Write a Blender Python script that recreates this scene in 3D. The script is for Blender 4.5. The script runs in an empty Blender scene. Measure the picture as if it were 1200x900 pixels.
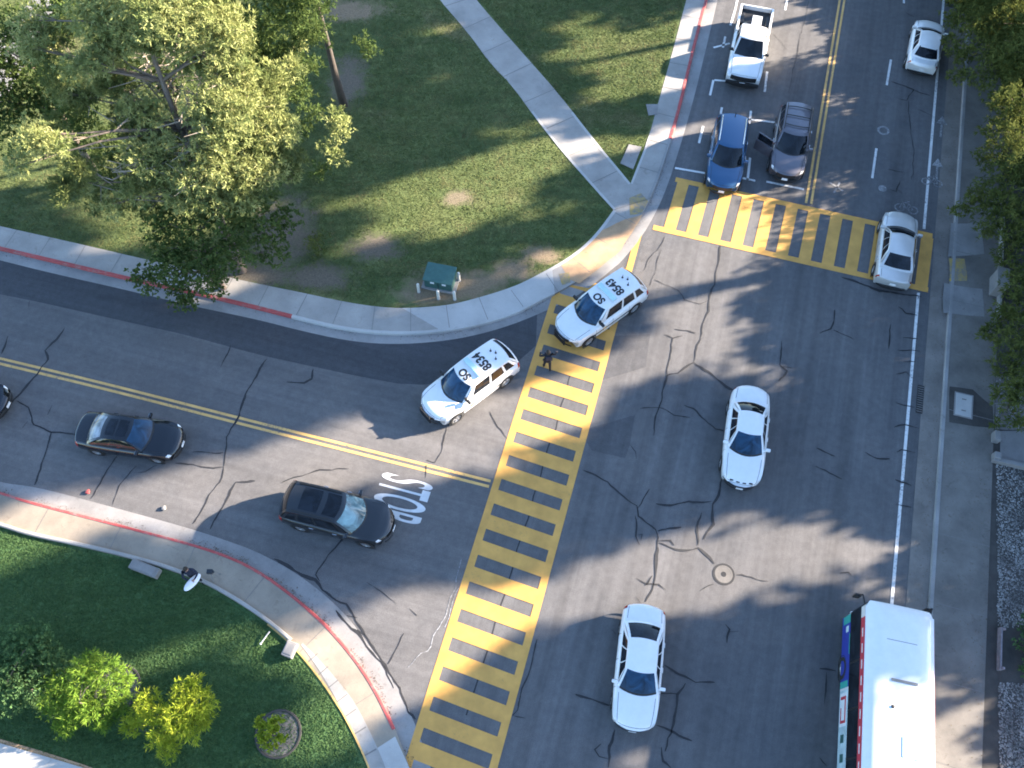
import bpy, bmesh, math, random
import numpy as np
from mathutils import Vector, Matrix, noise as mnoise
from mathutils.geometry import tessellate_polygon

SC = bpy.context.scene
COL = SC.collection
R = math.radians
# ------------------------------------------------------------------ camera model (also used to survey the ground)
FPX, PITCH, CAMH = 1000.0, R(63), 36.0
def G(px, py, z=0.0):
    u = (px - 600) / FPX; v = (450 - py) / FPX
    dy = math.cos(PITCH) + v * math.sin(PITCH); dz = -math.sin(PITCH) + v * math.cos(PITCH)
    t = (z - CAMH) / dz
    return Vector((t * u, t * dy, z))
RA = R(73.9)                                   # heading of the main road
RS = Vector((math.cos(RA), math.sin(RA), 0)); RT = Vector((-math.sin(RA), math.cos(RA), 0))
def RD(s, t, z=0.0):                           # road frame: s along, t to the left
    p = RS * s + RT * t; p.z = z
    return p
SUN_AZ, SUN_EL = R(15), R(20)
SE = Vector((math.cos(SUN_AZ), math.sin(SUN_AZ), 0)); SN = Vector((-math.sin(SUN_AZ), math.cos(SUN_AZ), 0))
def SQ(s, q, z=0.0):                           # sun frame: s towards the sun, q across
    p = SE * s + SN * q; p.z = z
    return p

# ------------------------------------------------------------------ materials
def new_mat(name):
    m = bpy.data.materials.new(name); m.use_nodes = True
    nt = m.node_tree
    return m, nt, nt.nodes['Principled BSDF']
def N(nt, t, **kw):
    n = nt.nodes.new(t)
    for k, v in kw.items():
        if k in n.inputs.keys(): n.inputs[k].default_value = v
        else: setattr(n, k, v)
    return n
def ramp(nt, src, p0, p1):
    n = N(nt, 'ShaderNodeMapRange'); n.inputs[1].default_value = p0; n.inputs[2].default_value = p1
    nt.links.new(src, n.inputs[0]); return n.outputs[0]
def mix(nt, fac, a, b):
    n = nt.nodes.new('ShaderNodeMix'); n.data_type = 'RGBA'
    for sock, v in ((n.inputs[0], fac), (n.inputs[6], a), (n.inputs[7], b)):
        if hasattr(v, 'links') or hasattr(v, 'is_linked'): nt.links.new(v, sock)
        elif isinstance(v, (tuple, list)): sock.default_value = (*v[:3], 1)
        else: sock.default_value = v
    return n.outputs[2]
def coords(nt, rot=0.0, scale=(1, 1, 1)):
    tc = nt.nodes.new('ShaderNodeTexCoord'); mp = nt.nodes.new('ShaderNodeMapping')
    mp.vector_type = 'POINT'
    mp.inputs['Rotation'].default_value = (0, 0, rot); mp.inputs['Scale'].default_value = scale
    nt.links.new(tc.outputs['Object'], mp.inputs[0]); return mp.outputs[0]
def noise(nt, vec, scale, detail=4, rough=.55, dist=0.0):
    n = N(nt, 'ShaderNodeTexNoise'); n.inputs['Scale'].default_value = scale; n.inputs['Detail'].default_value = detail
    n.inputs['Roughness'].default_value = rough; n.inputs['Distortion'].default_value = dist
    nt.links.new(vec, n.inputs['Vector']); return n.outputs['Fac']
def bump(nt, b, h, strength, dist=.02):
    n = N(nt, 'ShaderNodeBump'); n.inputs['Strength'].default_value = strength; n.inputs['Distance'].default_value = dist
    nt.links.new(h, n.inputs['Height']); nt.links.new(n.outputs[0], b.inputs['Normal'])
def plain(name, c, rough=.6, metal=0.0, coat=0.0, spec=.5, var=0.06, vs=6):
    m, nt, b = new_mat(name)
    b.inputs['Roughness'].default_value = rough; b.inputs['Metallic'].default_value = metal
    b.inputs['Coat Weight'].default_value = coat; b.inputs['Coat Roughness'].default_value = .05
    b.inputs['Specular IOR Level'].default_value = spec
    f = noise(nt, coords(nt), vs, 3)
    col = mix(nt, ramp(nt, f, .3, .7), tuple(x * (1 - var) for x in c), tuple(min(1, x * (1 + var)) for x in c))
    nt.links.new(col, b.inputs['Base Color'])
    return m
def asphalt(name, rot, base, warm=1.0, streak=.35, patch=.25):
    m, nt, b = new_mat(name)
    v = coords(nt, -rot); vs = coords(nt, 0)
    mp = N(nt, 'ShaderNodeMapping'); mp.inputs['Scale'].default_value = (.035, 1.0, 1.0); nt.links.new(v, mp.inputs[0])
    st = noise(nt, mp.outputs[0], 1.15, 3, .5)
    st2 = noise(nt, mp.outputs[0], 5.0, 3, .6)
    pt = noise(nt, vs, .22, 5, .6, .6); fine = noise(nt, vs, 26, 3, .7); mid = noise(nt, vs, 3.0, 5, .65)
    grit = noise(nt, vs, 75, 2, .8)
    c0 = tuple(x * (1 - streak) for x in base); c1 = tuple(x * (1 + streak) for x in base)
    a = mix(nt, ramp(nt, st, .32, .68), c0, c1)
    w = mix(nt, ramp(nt, pt, .35, .7), tuple(x * (1 - patch) for x in base), tuple(x * (1 + patch) * w_ for x, w_ in zip(base, (1.06, 1, .93))))
    a = mix(nt, .45, a, w)
    s2 = mix(nt, ramp(nt, st2, .3, .72), (.92,) * 3, (1.07,) * 3)
    f2 = mix(nt, ramp(nt, fine, .25, .75), (.80,) * 3, (1.2,) * 3)
    f3 = mix(nt, ramp(nt, mid, .25, .75), (.84,) * 3, (1.14,) * 3)
    f4 = mix(nt, ramp(nt, grit, .3, .72), (.78,) * 3, (1.25,) * 3)
    for f in (s2, f2, f3, f4):
        n = nt.nodes.new('ShaderNodeMix'); n.data_type = 'RGBA'; n.blend_type = 'MULTIPLY'; n.inputs[0].default_value = 1
        nt.links.new(a, n.inputs[6]); nt.links.new(f, n.inputs[7]); a = n.outputs[2]
    nt.links.new(a, b.inputs['Base Color']); b.inputs['Roughness'].default_value = .93
    b.inputs['Specular IOR Level'].default_value = .25
    bump(nt, b, fine, .5, .02)
    return m
def concrete(name, base, var=.22, stain=.35, scale=1.0):
    m, nt, b = new_mat(name); v = coords(nt)
    a = mix(nt, ramp(nt, noise(nt, v, .55 * scale, 6, .65), .3, .7), tuple(x * (1 - var) for x in base), tuple(x * (1 + var) for x in base))
    d = mix(nt, ramp(nt, noise(nt, v, 2.2 * scale, 6, .7, .8), .58, .78), (1, 1, 1), tuple(1 - stain * k for k in (.9, 1, 1.1)))
    e = mix(nt, ramp(nt, noise(nt, v, 45, 2, .7), .25, .75), (.86,) * 3, (1.12,) * 3)
    for f in (d, e):
        n = nt.nodes.new('ShaderNodeMix'); n.data_type = 'RGBA'; n.blend_type = 'MULTIPLY'; n.inputs[0].default_value = 1
        nt.links.new(a, n.inputs[6]); nt.links.new(f, n.inputs[7]); a = n.outputs[2]
    nt.links.new(a, b.inputs['Base Color']); b.inputs['Roughness'].default_value = .9
    return m
def paint(name, c, under, lo=.30, hi=.52, scale=7):
    m, nt, b = new_mat(name); v = coords(nt)
    w = noise(nt, v, scale, 8, .75, .3); w2 = noise(nt, v, .5, 3)
    n = nt.nodes.new('ShaderNodeMath'); n.operation = 'MULTIPLY_ADD'; n.inputs[1].default_value = .5; nt.links.new(w2, n.inputs[0]); nt.links.new(w, n.inputs[2])
    c2 = mix(nt, ramp(nt, noise(nt, v, 1.3, 4), .3, .7), tuple(x * .82 for x in c), tuple(min(1, x * 1.12) for x in c))
    a = mix(nt, ramp(nt, n.outputs[0], lo + .2, hi + .2), under, c2)
    nt.links.new(a, b.inputs['Base Color']); b.inputs['Roughness'].default_value = .75
    return m
def grass_mat(name, dark, light, dry, dryness=.6, spots=()):
    m, nt, b = new_mat(name); v = coords(nt)
    a = mix(nt, ramp(nt, noise(nt, v, .35, 6, .6, .5), .3, .72), dark, light)
    a = mix(nt, ramp(nt, noise(nt, v, .16, 5, .6), dryness, dryness + .22), a, dry)
    mp = N(nt, 'ShaderNodeMapping'); mp.inputs['Rotation'].default_value = (0, 0, R(28)); mp.inputs['Scale'].default_value = (.12, 1, 1); nt.links.new(v, mp.inputs[0])
    stripes = noise(nt, mp.outputs[0], 3.2, 3, .5)
    for src, lo, hi, p0, p1 in ((noise(nt, v, 14, 5, .75), .55, 1.5, .25, .75), (noise(nt, v, 45, 2, .8), .6, 1.42, .28, .72),
                                (noise(nt, v, 2.1, 5, .7), .72, 1.28, .28, .72), (stripes, .86, 1.12, .3, .7)):
        f = mix(nt, ramp(nt, src, p0, p1), (lo,) * 3, (hi,) * 3)
        n = nt.nodes.new('ShaderNodeMix'); n.data_type = 'RGBA'; n.blend_type = 'MULTIPLY'; n.inputs[0].default_value = 1
        nt.links.new(a, n.inputs[6]); nt.links.new(f, n.inputs[7]); a = n.outputs[2]
    if spots:
        edge = noise(nt, v, 1.1, 6, .75); speck = noise(nt, v, 9, 4, .8)
        earth = {}
        for (c, rx, ry, col) in spots:
            s1 = N(nt, 'ShaderNodeVectorMath'); s1.operation = 'SUBTRACT'; s1.inputs[1].default_value = (c.x, c.y, 0); nt.links.new(v, s1.inputs[0])
            s2 = N(nt, 'ShaderNodeVectorMath'); s2.operation = 'MULTIPLY'; s2.inputs[1].default_value = (1 / rx, 1 / ry, 0); nt.links.new(s1.outputs[0], s2.inputs[0])
            ln = N(nt, 'ShaderNodeVectorMath'); ln.operation = 'LENGTH'; nt.links.new(s2.outputs[0], ln.inputs[0])
            m1 = N(nt, 'ShaderNodeMath'); m1.operation = 'MULTIPLY_ADD'; m1.inputs[1].default_value = 2.6; nt.links.new(edge, m1.inputs[0]); nt.links.new(ln.outputs['Value'], m1.inputs[2])
            m2 = N(nt, 'ShaderNodeMath'); m2.operation = 'MULTIPLY_ADD'; m2.inputs[1].default_value = .8; nt.links.new(speck, m2.inputs[0]); nt.links.new(m1.outputs[0], m2.inputs[2])
            e = mix(nt, ramp(nt, speck, .3, .7), tuple(x * .7 for x in col), tuple(x * 1.25 for x in col))
            a = mix(nt, ramp(nt, m2.outputs[0], 2.95, 2.2), a, e)
    nt.links.new(a, b.inputs['Base Color']); b.inputs['Roughness'].default_value = .95; b.inputs['Specular IOR Level'].default_value = .15
    bump(nt, b, noise(nt, v, 18, 4, .8), .9, .09)
    return m
def leaf_mat(name, c1, c2, c3=None, trans=.35):
    m, nt, b = new_mat(name)
    g = nt.nodes.new('ShaderNodeNewGeometry')
    c3 = c3 or tuple(x * .6 for x in c1)
    v = coords(nt)
    a = mix(nt, ramp(nt, g.outputs['Random Per Island'], 0, 1), c1, c2)
    a = mix(nt, ramp(nt, noise(nt, v, .9, 3), .45, .75), a, c3)
    out = nt.nodes['Material Output']
    df = nt.nodes.new('ShaderNodeBsdfDiffuse'); tr = nt.nodes.new('ShaderNodeBsdfTranslucent'); mx = nt.nodes.new('ShaderNodeMixShader')
    mx.inputs[0].default_value = trans
    nt.links.new(a, df.inputs[0]); nt.links.new(a, tr.inputs[0])
    nt.links.new(df.outputs[0], mx.inputs[1]); nt.links.new(tr.outputs[0], mx.inputs[2]); nt.links.new(mx.outputs[0], out.inputs[0])
    nt.nodes.remove(b)
    return m
def car_paint(name, c, metal=0.0, rough=.28):
    m, nt, b = new_mat(name)
    v = coords(nt)
    d = ramp(nt, noise(nt, v, 2.5, 5, .7), .35, .8)
    dust = tuple(x * .86 + .002 + .03 * min(1, x * 4) for x in c)
    a = mix(nt, d, c, dust)
    nt.links.new(a, b.inputs['Base Color'])
    b.inputs['Metallic'].default_value = metal; b.inputs['Roughness'].default_value = rough
    b.inputs['Coat Weight'].default_value = .7; b.inputs['Coat Roughness'].default_value = .06
    return m
def glass(name, c=(.012, .016, .022), rough=.04):
    m, nt, b = new_mat(name)
    b.inputs['Base Color'].default_value = (*c, 1); b.inputs['Roughness'].default_value = rough
    b.inputs['Specular IOR Level'].default_value = .42
    f = noise(nt, coords(nt), 1.5, 4, .6, .8)
    nt.links.new(mix(nt, ramp(nt, f, .36, .66), tuple(x * .35 for x in c), tuple(x * 1.5 + .003 for x in c)), b.inputs['Base Color'])
    return m

M = {}
ASPH = (.118, .116, .118)
M['asphalt'] = asphalt('main_road_asphalt', RA, ASPH, streak=.28)
M['asphalt2'] = asphalt('side_street_asphalt', R(-16), (.128, .124, .124), streak=.16)
M['asphalt_mid'] = asphalt('older_patch_asphalt', RA, (.088, .088, .092), streak=.14, patch=.15)
M['asphalt_new'] = asphalt('fresh_asphalt', R(-16), (.064, .066, .072), streak=.14, patch=.12)
M['seal'] = plain('crack_seal', (.022, .022, .024), .75, var=.3)
M['concrete'] = concrete('pale_concrete', (.315, .295, .27))
M['concrete_tan'] = concrete('tan_concrete', (.265, .222, .172), .25, .4)
M['concrete_grey'] = concrete('grey_concrete', (.235, .225, .215), .25, .45)
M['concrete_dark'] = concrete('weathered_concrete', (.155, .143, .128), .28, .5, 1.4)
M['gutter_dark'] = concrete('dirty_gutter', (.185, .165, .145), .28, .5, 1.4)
M['iron'] = concrete('worn_iron', (.14, .13, .12), .2, .3, 3)
M['concrete_white'] = concrete('clean_concrete', (.42, .405, .38), .15, .25)
M['gutter'] = concrete('gutter_concrete', (.26, .25, .24), .25, .4)
M['joint'] = plain('joint_dark', (.17, .16, .15), .9)
M['red'] = paint('red_kerb_paint', (.40, .07, .065), (.27, .22, .20), .22, .54, 4)
M['yellow'] = paint('yellow_road_paint', (.60, .315, .072), (.30, .185, .075), .26, .44, 9)
M['yellow_thin'] = paint('yellow_line_paint', (.64, .39, .13), ASPH, .34, .50, 9)
M['white_paint'] = paint('white_road_paint', (.66, .65, .63), ASPH, .36, .52, 9)
M['stop_paint'] = paint('stop_letter_paint', (.64, .64, .63), (.40, .40, .40), .26, .46, 5)
M['white_worn'] = paint('worn_white_paint', (.42, .42, .42), ASPH, .46, .74, 10)
M['ramp'] = concrete('tan_ramp_concrete', (.44, .275, .155), .25, .45, 2)
M['dome'] = paint('yellow_tactile_paint', (.46, .31, .07), (.2, .18, .15), .38, .66, 4)
TAN_, GRY_ = (.25, .19, .125), (.155, .13, .10)
SPOTS = [(G(x, y, .1), rx, ry, c) for x, y, rx, ry, c in [(515, 340, 1.9, 1.1, TAN_), (560, 332, 1.6, .9, TAN_), (600, 317, 1.2, .7, TAN_), (634, 299, 1.0, .6, TAN_), (332, 275, 1.7, 2.7, GRY_), (372, 325, 1.8, .8, GRY_),
    (300, 320, 2.2, .8, GRY_), (408, 95, 1.1, 2.0, GRY_), (535, 232, .8, .6, (.20, .165, .11)), (410, 12, 2.2, 1.0, TAN_), (440, 290, 1.4, .9, GRY_)]]
M['grass'] = grass_mat('lawn_grass', (.070, .100, .036), (.125, .145, .055), (.23, .19, .10), .57, SPOTS)
M['grass_sw'] = grass_mat('shaded_lawn_grass', (.058, .118, .044), (.088, .146, .056), (.12, .15, .07), .64)
M['earth'] = concrete('bare_earth', (.17, .135, .10), .3, .4, 2)
M['soil'] = concrete('dark_soil', (.055, .05, .045), .3, .4, 3)
M['mulch'] = concrete('grey_mulch', (.15, .135, .125), .35, .5, 5)
M['bark'] = concrete('grey_bark', (.16, .125, .10), .3, .5, 4)
M['deadwood'] = plain('dead_branch', (.30, .25, .20), .9, var=.2)
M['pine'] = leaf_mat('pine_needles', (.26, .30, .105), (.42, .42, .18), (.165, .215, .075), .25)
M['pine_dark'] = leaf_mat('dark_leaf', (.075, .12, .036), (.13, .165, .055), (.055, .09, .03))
M['pine_shade'] = leaf_mat('pine_needles_painted_shade', (.12, .155, .05), (.21, .225, .085), (.08, .11, .04), .25)  # darker needle copy, paints shade into the gaps between crown lobes
M['cedar'] = leaf_mat('olive_needles', (.085, .105, .03), (.15, .165, .05), (.055, .075, .022), .3)
M['lime'] = leaf_mat('lime_leaf', (.105, .205, .03), (.22, .31, .045), (.075, .15, .028), .35)
M['gold'] = leaf_mat('gold_green_leaf', (.27, .35, .035), (.42, .44, .055), (.19, .28, .03), .45)
M['shrub'] = leaf_mat('dark_shrub_leaf', (.07, .14, .055), (.12, .20, .08), (.05, .10, .04))
M['black'] = plain('black_plastic', (.014, .014, .015), .55, var=.2)
M['tyre'] = plain('tyre_rubber', (.018, .018, .018), .85, var=.25)
M['rim'] = plain('alloy_rim', (.42, .42, .43), .35, .8)
M['chrome'] = plain('bright_metal', (.62, .62, .63), .22, .9)
M['glass'] = glass('dark_car_glass', (.008, .011, .016))
M['glass_sky'] = glass('sky_painted_windscreen', (.011, .047, .098))  # blue base colour stands in for the sky reflected in the windscreen
M['glass_teal'] = glass('pale_windscreen', (.16, .26, .28), .12)
M['glass_pale'] = glass('painted_reflection_glass', (.30, .32, .34), .10)  # whitish base colour imitates a reflection on rear window and mirror glass
M['lamp'] = plain('clear_lamp', (.72, .74, .76), .12, .1, coat=1)
M['lamp_red'] = plain('red_lamp', (.30, .012, .012), .2, coat=1)
M['plate'] = plain('plate_white', (.72, .72, .72), .5)
M['white'] = car_paint('white_car_paint', (.78, .78, .77))
M['silver'] = car_paint('silver_car_paint', (.62, .61, .59), .35, .35)
M['carblack'] = car_paint('black_car_paint', (.004, .005, .008), 0, .16)
M['grey'] = car_paint('dark_grey_car_paint', (.018, .020, .023), .2, .28)
M['blue'] = car_paint('blue_car_paint', (.026, .092, .195), .3, .3)
M['taupe'] = car_paint('grey_violet_car_paint', (.135, .128, .148), .4, .32)
M['buswhite'] = car_paint('bus_white_paint', (.80, .79, .77), 0, .4)
M['busred'] = plain('bus_red', (.50, .05, .07), .45)
M['busblue'] = plain('bus_blue', (.035, .05, .30), .4)
M['busgreen'] = plain('bus_green', (.05, .36, .30), .4)
M['adpale'] = plain('pale_blue_panel', (.45, .56, .58), .45, var=.2, vs=2)
M['boxgreen'] = plain('green_enamel', (.045, .115, .10), .45, .1, var=.12)
M['bollard'] = plain('cream_bollard', (.55, .53, .47), .6)
M['text'] = plain('black_lettering', (.02, .02, .022), .6)
M['lightbar'] = plain('pale_blue_lens', (.48, .68, .70), .15, coat=1)
M['cloth_black'] = plain('black_cloth', (.012, .012, .016), .9, var=.3, vs=20)
M['cloth_navy'] = plain('navy_cloth', (.016, .02, .04), .9, var=.3, vs=20)
M['skin'] = plain('skin', (.36, .21, .15), .55)
M['hair'] = plain('dark_hair', (.02, .014, .01), .7)
M['whitecloth'] = plain('white_board', (.76, .77, .80), .5)
M['stone'] = leaf_mat('gravel_stones', (.13, .125, .12), (.36, .345, .33), (.10, .095, .09), 0)
M['wood'] = plain('weathered_board', (.22, .19, .20), .85, var=.25)

# ------------------------------------------------------------------ object helpers
def link_mesh(name, verts, faces, mat, parent=None, smooth=False):
    me = bpy.data.meshes.new(name); me.from_pydata([tuple(v) for v in verts], [], faces)
    mats = mat if isinstance(mat, (list, tuple)) else [mat]
    for m_ in mats: me.materials.append(m_)
    if smooth:
        me.polygons.foreach_set('use_smooth', [True] * len(me.polygons))
    me.update()
    o = bpy.data.objects.new(name, me); COL.objects.link(o)
    if parent: o.parent = parent
    return o
class MB:
    def __init__(s): s.v = []; s.f = []; s.m = []
    def add(s, vs, fs, mi=0):
        b = len(s.v); s.v += [Vector(v) for v in vs]; s.f += [tuple(b + i for i in f) for f in fs]; s.m += [mi] * len(fs)
    def box(s, c, d, rz=0.0, bev=0.0, mi=0, rot=None):
        bm = bmesh.new(); bmesh.ops.create_cube(bm, size=1)
        for v in bm.verts: v.co = Vector((v.co.x * d[0], v.co.y * d[1], v.co.z * d[2]))
        if bev: bmesh.ops.bevel(bm, geom=bm.edges[:], offset=bev, segments=2, affect='EDGES', profile=.6)
        mt = Matrix.Translation(c) @ (rot if rot is not None else Matrix.Rotation(rz, 4, 'Z'))
        s.bm(bm, mt, mi)
    def bm(s, bm, mt=None, mi=0):
        bm.verts.index_update()
        vs = [(mt @ v.co if mt else v.co.copy()) for v in bm.verts]
        fs = [[v.index for v in f.verts] for f in bm.faces]; bm.free(); s.add(vs, fs, mi)
    def tube(s, pts, rad, n=6, mi=0, cap=True):
        pts = [Vector(p) for p in pts]; rings = []
        if not hasattr(rad, '__len__'): rad = [rad] * len(pts)
        up = Vector((.13, .27, 1)).normalized()
        b = len(s.v)
        for i, p in enumerate(pts):
            d = (pts[min(i + 1, len(pts) - 1)] - pts[max(i - 1, 0)]).normalized()
            a = d.cross(up)
            if a.length < .05: a = d.cross(Vector((1, 0, 0)))
            a.normalize(); c = d.cross(a)
            for k in range(n):
                t = 2 * math.pi * k / n; s.v.append(p + (a * math.cos(t) + c * math.sin(t)) * rad[i])
        for i in range(len(pts) - 1):
            for k in range(n):
                k2 = (k + 1) % n
                s.f.append((b + i * n + k, b + i * n + k2, b + i * n + n + k2, b + i * n + n + k)); s.m.append(mi)
        if cap:
            s.f.append(tuple(b + k for k in range(n))[::-1]); s.m.append(mi)
            e = b + (len(pts) - 1) * n; s.f.append(tuple(e + k for k in range(n))); s.m.append(mi)
    def grid(s, rows, mi=0):
        n = len(rows[0]); b = len(s.v)
        for r in rows: s.v += [Vector(p) for p in r]
        for i in range(len(rows) - 1):
            for j in range(n - 1):
                s.f.append((b + i * n + j, b + i * n + j + 1, b + (i + 1) * n + j + 1, b + (i + 1) * n + j)); s.m.append(mi)
    def lathe(s, prof, c, n=20, axis='Z', mi=0):
        rows = []
        for r, h in prof:
            row = []
            for k in range(n + 1):
                t = 2 * math.pi * k / n; p = Vector((r * math.cos(t), r * math.sin(t), h))
                if axis == 'Y': p = Vector((p.x, p.z, p.y))
                row.append(p + Vector(c))
            rows.append(row)
        s.grid(rows, mi)
    def build(s, name, mat, parent=None, smooth=False, recalc=True):
        o = link_mesh(name, s.v, s.f, mat, parent, smooth)
        if any(s.m): o.data.polygons.foreach_set('material_index', s.m)
        if recalc:
            bm = bmesh.new(); bm.from_mesh(o.data); bmesh.ops.remove_doubles(bm, verts=bm.verts[:], dist=1e-4)
            bmesh.ops.recalc_face_normals(bm, faces=bm.faces[:])
            bm.to_mesh(o.data); bm.free()
        return o
def tag(o, label=None, cat=None, group=None, kind=None):
    if label: o['label'] = label
    if cat: o['category'] = cat
    if group: o['group'] = group
    if kind: o['kind'] = kind
    return o
def thing(name, label, cat, loc=(0, 0, 0), rz=0.0, group=None):
    o = bpy.data.objects.new(name, None); COL.objects.link(o)
    o.location = loc; o.rotation_euler = (0, 0, rz); o.empty_display_size = .3
    return tag(o, label, cat, group)
def copy_thing(o):
    r = o.copy(); COL.objects.link(r)
    for ch in o.children:
        c = ch.copy(); COL.objects.link(c); c.parent = r
        for g in ch.children:
            d = g.copy(); COL.objects.link(d); d.parent = c
    return r
def struct(o): o['kind'] = 'structure'; return o
def poly_sheet(name, pts, z, mat, depth=None, kind='structure'):
    """flat polygon; with depth it is a slab with side walls"""
    P = [Vector((p[0], p[1], z)) for p in pts]
    area = sum(P[i].x * P[(i + 1) % len(P)].y - P[(i + 1) % len(P)].x * P[i].y for i in range(len(P)))
    if area < 0: P.reverse()
    tris = tessellate_polygon([P]); v = list(P); f = []
    for t in tris:
        a, b_, c = t
        nz = (P[b_] - P[a]).cross(P[c] - P[a]).z
        f.append((a, b_, c) if nz > 0 else (a, c, b_))
    if depth:
        n = len(P); v += [Vector((p.x, p.y, z - depth)) for p in P]
        for i in range(n):
            j = (i + 1) % n; f.append((i, n + i, n + j, j))
    o = link_mesh(name, v, f, mat)
    if kind: o['kind'] = kind
    return o
def resample(pts, step):
    out = [pts[0].copy()]
    for a, b in zip(pts, pts[1:]):
        n = max(1, int((b - a).length / step))
        for k in range(1, n + 1): out.append(a.lerp(b, k / n))
    return out
def smooth_line(pts, it=2):
    for _ in range(it):
        q = [pts[0]]
        for a, b in zip(pts, pts[1:]): q += [a.lerp(b, .25), a.lerp(b, .75)]
        q.append(pts[-1]); pts = q
    return pts
def GL(pp, z=0.0, sm=2): return smooth_line([G(x, y, z) for x, y in pp], sm)
def side(pts, i):
    d = pts[min(i + 1, len(pts) - 1)] - pts[max(i - 1, 0)]
    d.z = 0; d.normalize(); return Vector((-d.y, d.x, 0))
def ribbon(mb, pts, w, z, off=0.0, mi=0):
    a = []; b = []
    for i, p in enumerate(pts):
        n = side(pts, i); ww = w[i] if hasattr(w, '__len__') else w
        q = p + n * off; a.append(Vector((*(q + n * ww / 2).xy, z))); b.append(Vector((*(q - n * ww / 2).xy, z)))
    mb.grid([b, a], mi)
def profile_sweep(mb, pts, prof, mi=0):
    """prof: (offset to the left, z)"""
    rows = []
    for i, p in enumerate(pts):
        n = side(pts, i); rows.append([Vector((p.x + n.x * o, p.y + n.y * o, z)) for o, z in prof])
    mb.grid(rows, mi)
def quad(mb, a, b, c, d, z, mi=0): mb.add([Vector((*p.xy, z)) for p in (a, b, c, d)], [(0, 1, 2, 3)], mi)
def wobble(pts, amp, sc, seed):
    return [p + Vector((mnoise.noise(p * sc + Vector((seed, 0, 0))), mnoise.noise(p * sc + Vector((0, seed, 7))), 0)) * amp for p in pts]
def blob(cx, cy, rx, ry, seed, amp=.25, n=40, rot=0.0):
    out = []
    for k in range(n):
        t = 2 * math.pi * k / n; r = 1 + amp * mnoise.noise(Vector((math.cos(t) * 1.7 + seed, math.sin(t) * 1.7, seed * .3))) + amp * .5 * mnoise.noise(Vector((math.cos(t) * 5 + seed, math.sin(t) * 5, 3)))
        x, y = rx * r * math.cos(t), ry * r * math.sin(t)
        out.append(Vector((cx + x * math.cos(rot) - y * math.sin(rot), cy + x * math.sin(rot) + y * math.cos(rot), 0)))
    return out
# ------------------------------------------------------------------ setting
def sheet_grid(name, ext, z, mat):
    return struct(link_mesh(name, [(-ext, -ext, z), (ext, -ext, z), (ext, ext, z), (-ext, ext, z)], [(0, 1, 2, 3)], mat))
sheet_grid('ground', 600, -.06, M['grass'])
# main road and side street
far = 260
rd = [RD(-60, 5.5), RD(far, 5.5), RD(far, -16.5), RD(-60, -16.5)]
poly_sheet('main_road', [RD(-60, 9.0), RD(far, 9.0), RD(far, -17.5), RD(-60, -17.5)], 0.0, M['asphalt'])
ss = [RD(-3.5, 4.40), RD(29.5, 4.40), RD(29.5, 4.41), RD(60, 120), RD(-40, 120)]
poly_sheet('side_street', [RD(-8, 4.42), RD(26, 4.42), RD(26, 70), RD(-8, 70)], .004, M['asphalt2'])

NW_GUT = [(-420, 200), (-60, 290), (0, 305), (60, 320), (140, 338), (190, 350), (232, 360), (300, 374), (350, 387), (405, 399), (450, 403.5), (500, 402), (550, 395), (600, 381), (647, 361), (682, 344), (725, 310), (747, 284), (762, 262), (780, 225), (797, 172), (812, 120), (825, 67), (835, 25), (841, 0), (862, -90), (885, -200)]
NW_CURB = [(-420, 188), (-60, 278), (0, 292), (60, 306), (140, 325), (190, 336), (245, 348), (300, 361), (347, 373), (400, 386), (450, 391.5), (500, 391), (550, 384), (600, 370), (630, 354), (662, 338), (695, 317), (728, 284), (745, 262), (757, 243), (770, 215), (785, 170), (799, 120), (813, 60), (822, 25), (829, 0), (850, -90), (873, -200)]
NW_BACK = [(-420, 160), (-60, 251), (0, 265), (90, 285), (175, 305), (250, 321), (300, 332), (350, 342), (400, 353), (440, 359.5), (475, 361.5), (520, 358.5), (550, 352), (600, 337), (625, 325), (660, 306), (682, 290), (700, 272), (719, 246)]
PATH_L = [(719, 246), (700, 225), (662, 182), (630, 142), (600, 100), (575, 75), (550, 40), (511, -5), (420, -130), (330, -260)]
PATH_R = [(739, 215), (695, 162), (655, 110), (615, 65), (577, 22), (556, -3), (470, -125), (390, -240)]
NSW_L = [(739, 215), (760, 162), (772, 118), (785, 72), (797, 27), (805, -3), (830, -90), (857, -200)]
zt = .13
nw_gut = GL(NW_GUT, .012); nw_curb = GL(NW_CURB, zt); nw_back = GL(NW_BACK, zt)
path_l = GL(PATH_L, zt, 1); path_r = GL(PATH_R, zt, 1); nsw_l = GL(NSW_L, zt, 1)
# gutter strip
poly_sheet('gutter', nw_gut + nw_curb[::-1], .012, M['gutter'])
poly_sheet('sidewalk', nw_curb + nsw_l[::-1] + path_r[::1] + path_l[::-1] + nw_back[::-1], zt, M['concrete'], .16)
poly_sheet('lawn', nw_back + path_l[1:] + [Vector((-140, 190, 0)), Vector((-140, 60, 0))], .115, M['grass'], .16)
poly_sheet('lawn', path_r + nsw_l[::-1][:-1], .115, M['grass'], .16)
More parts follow.
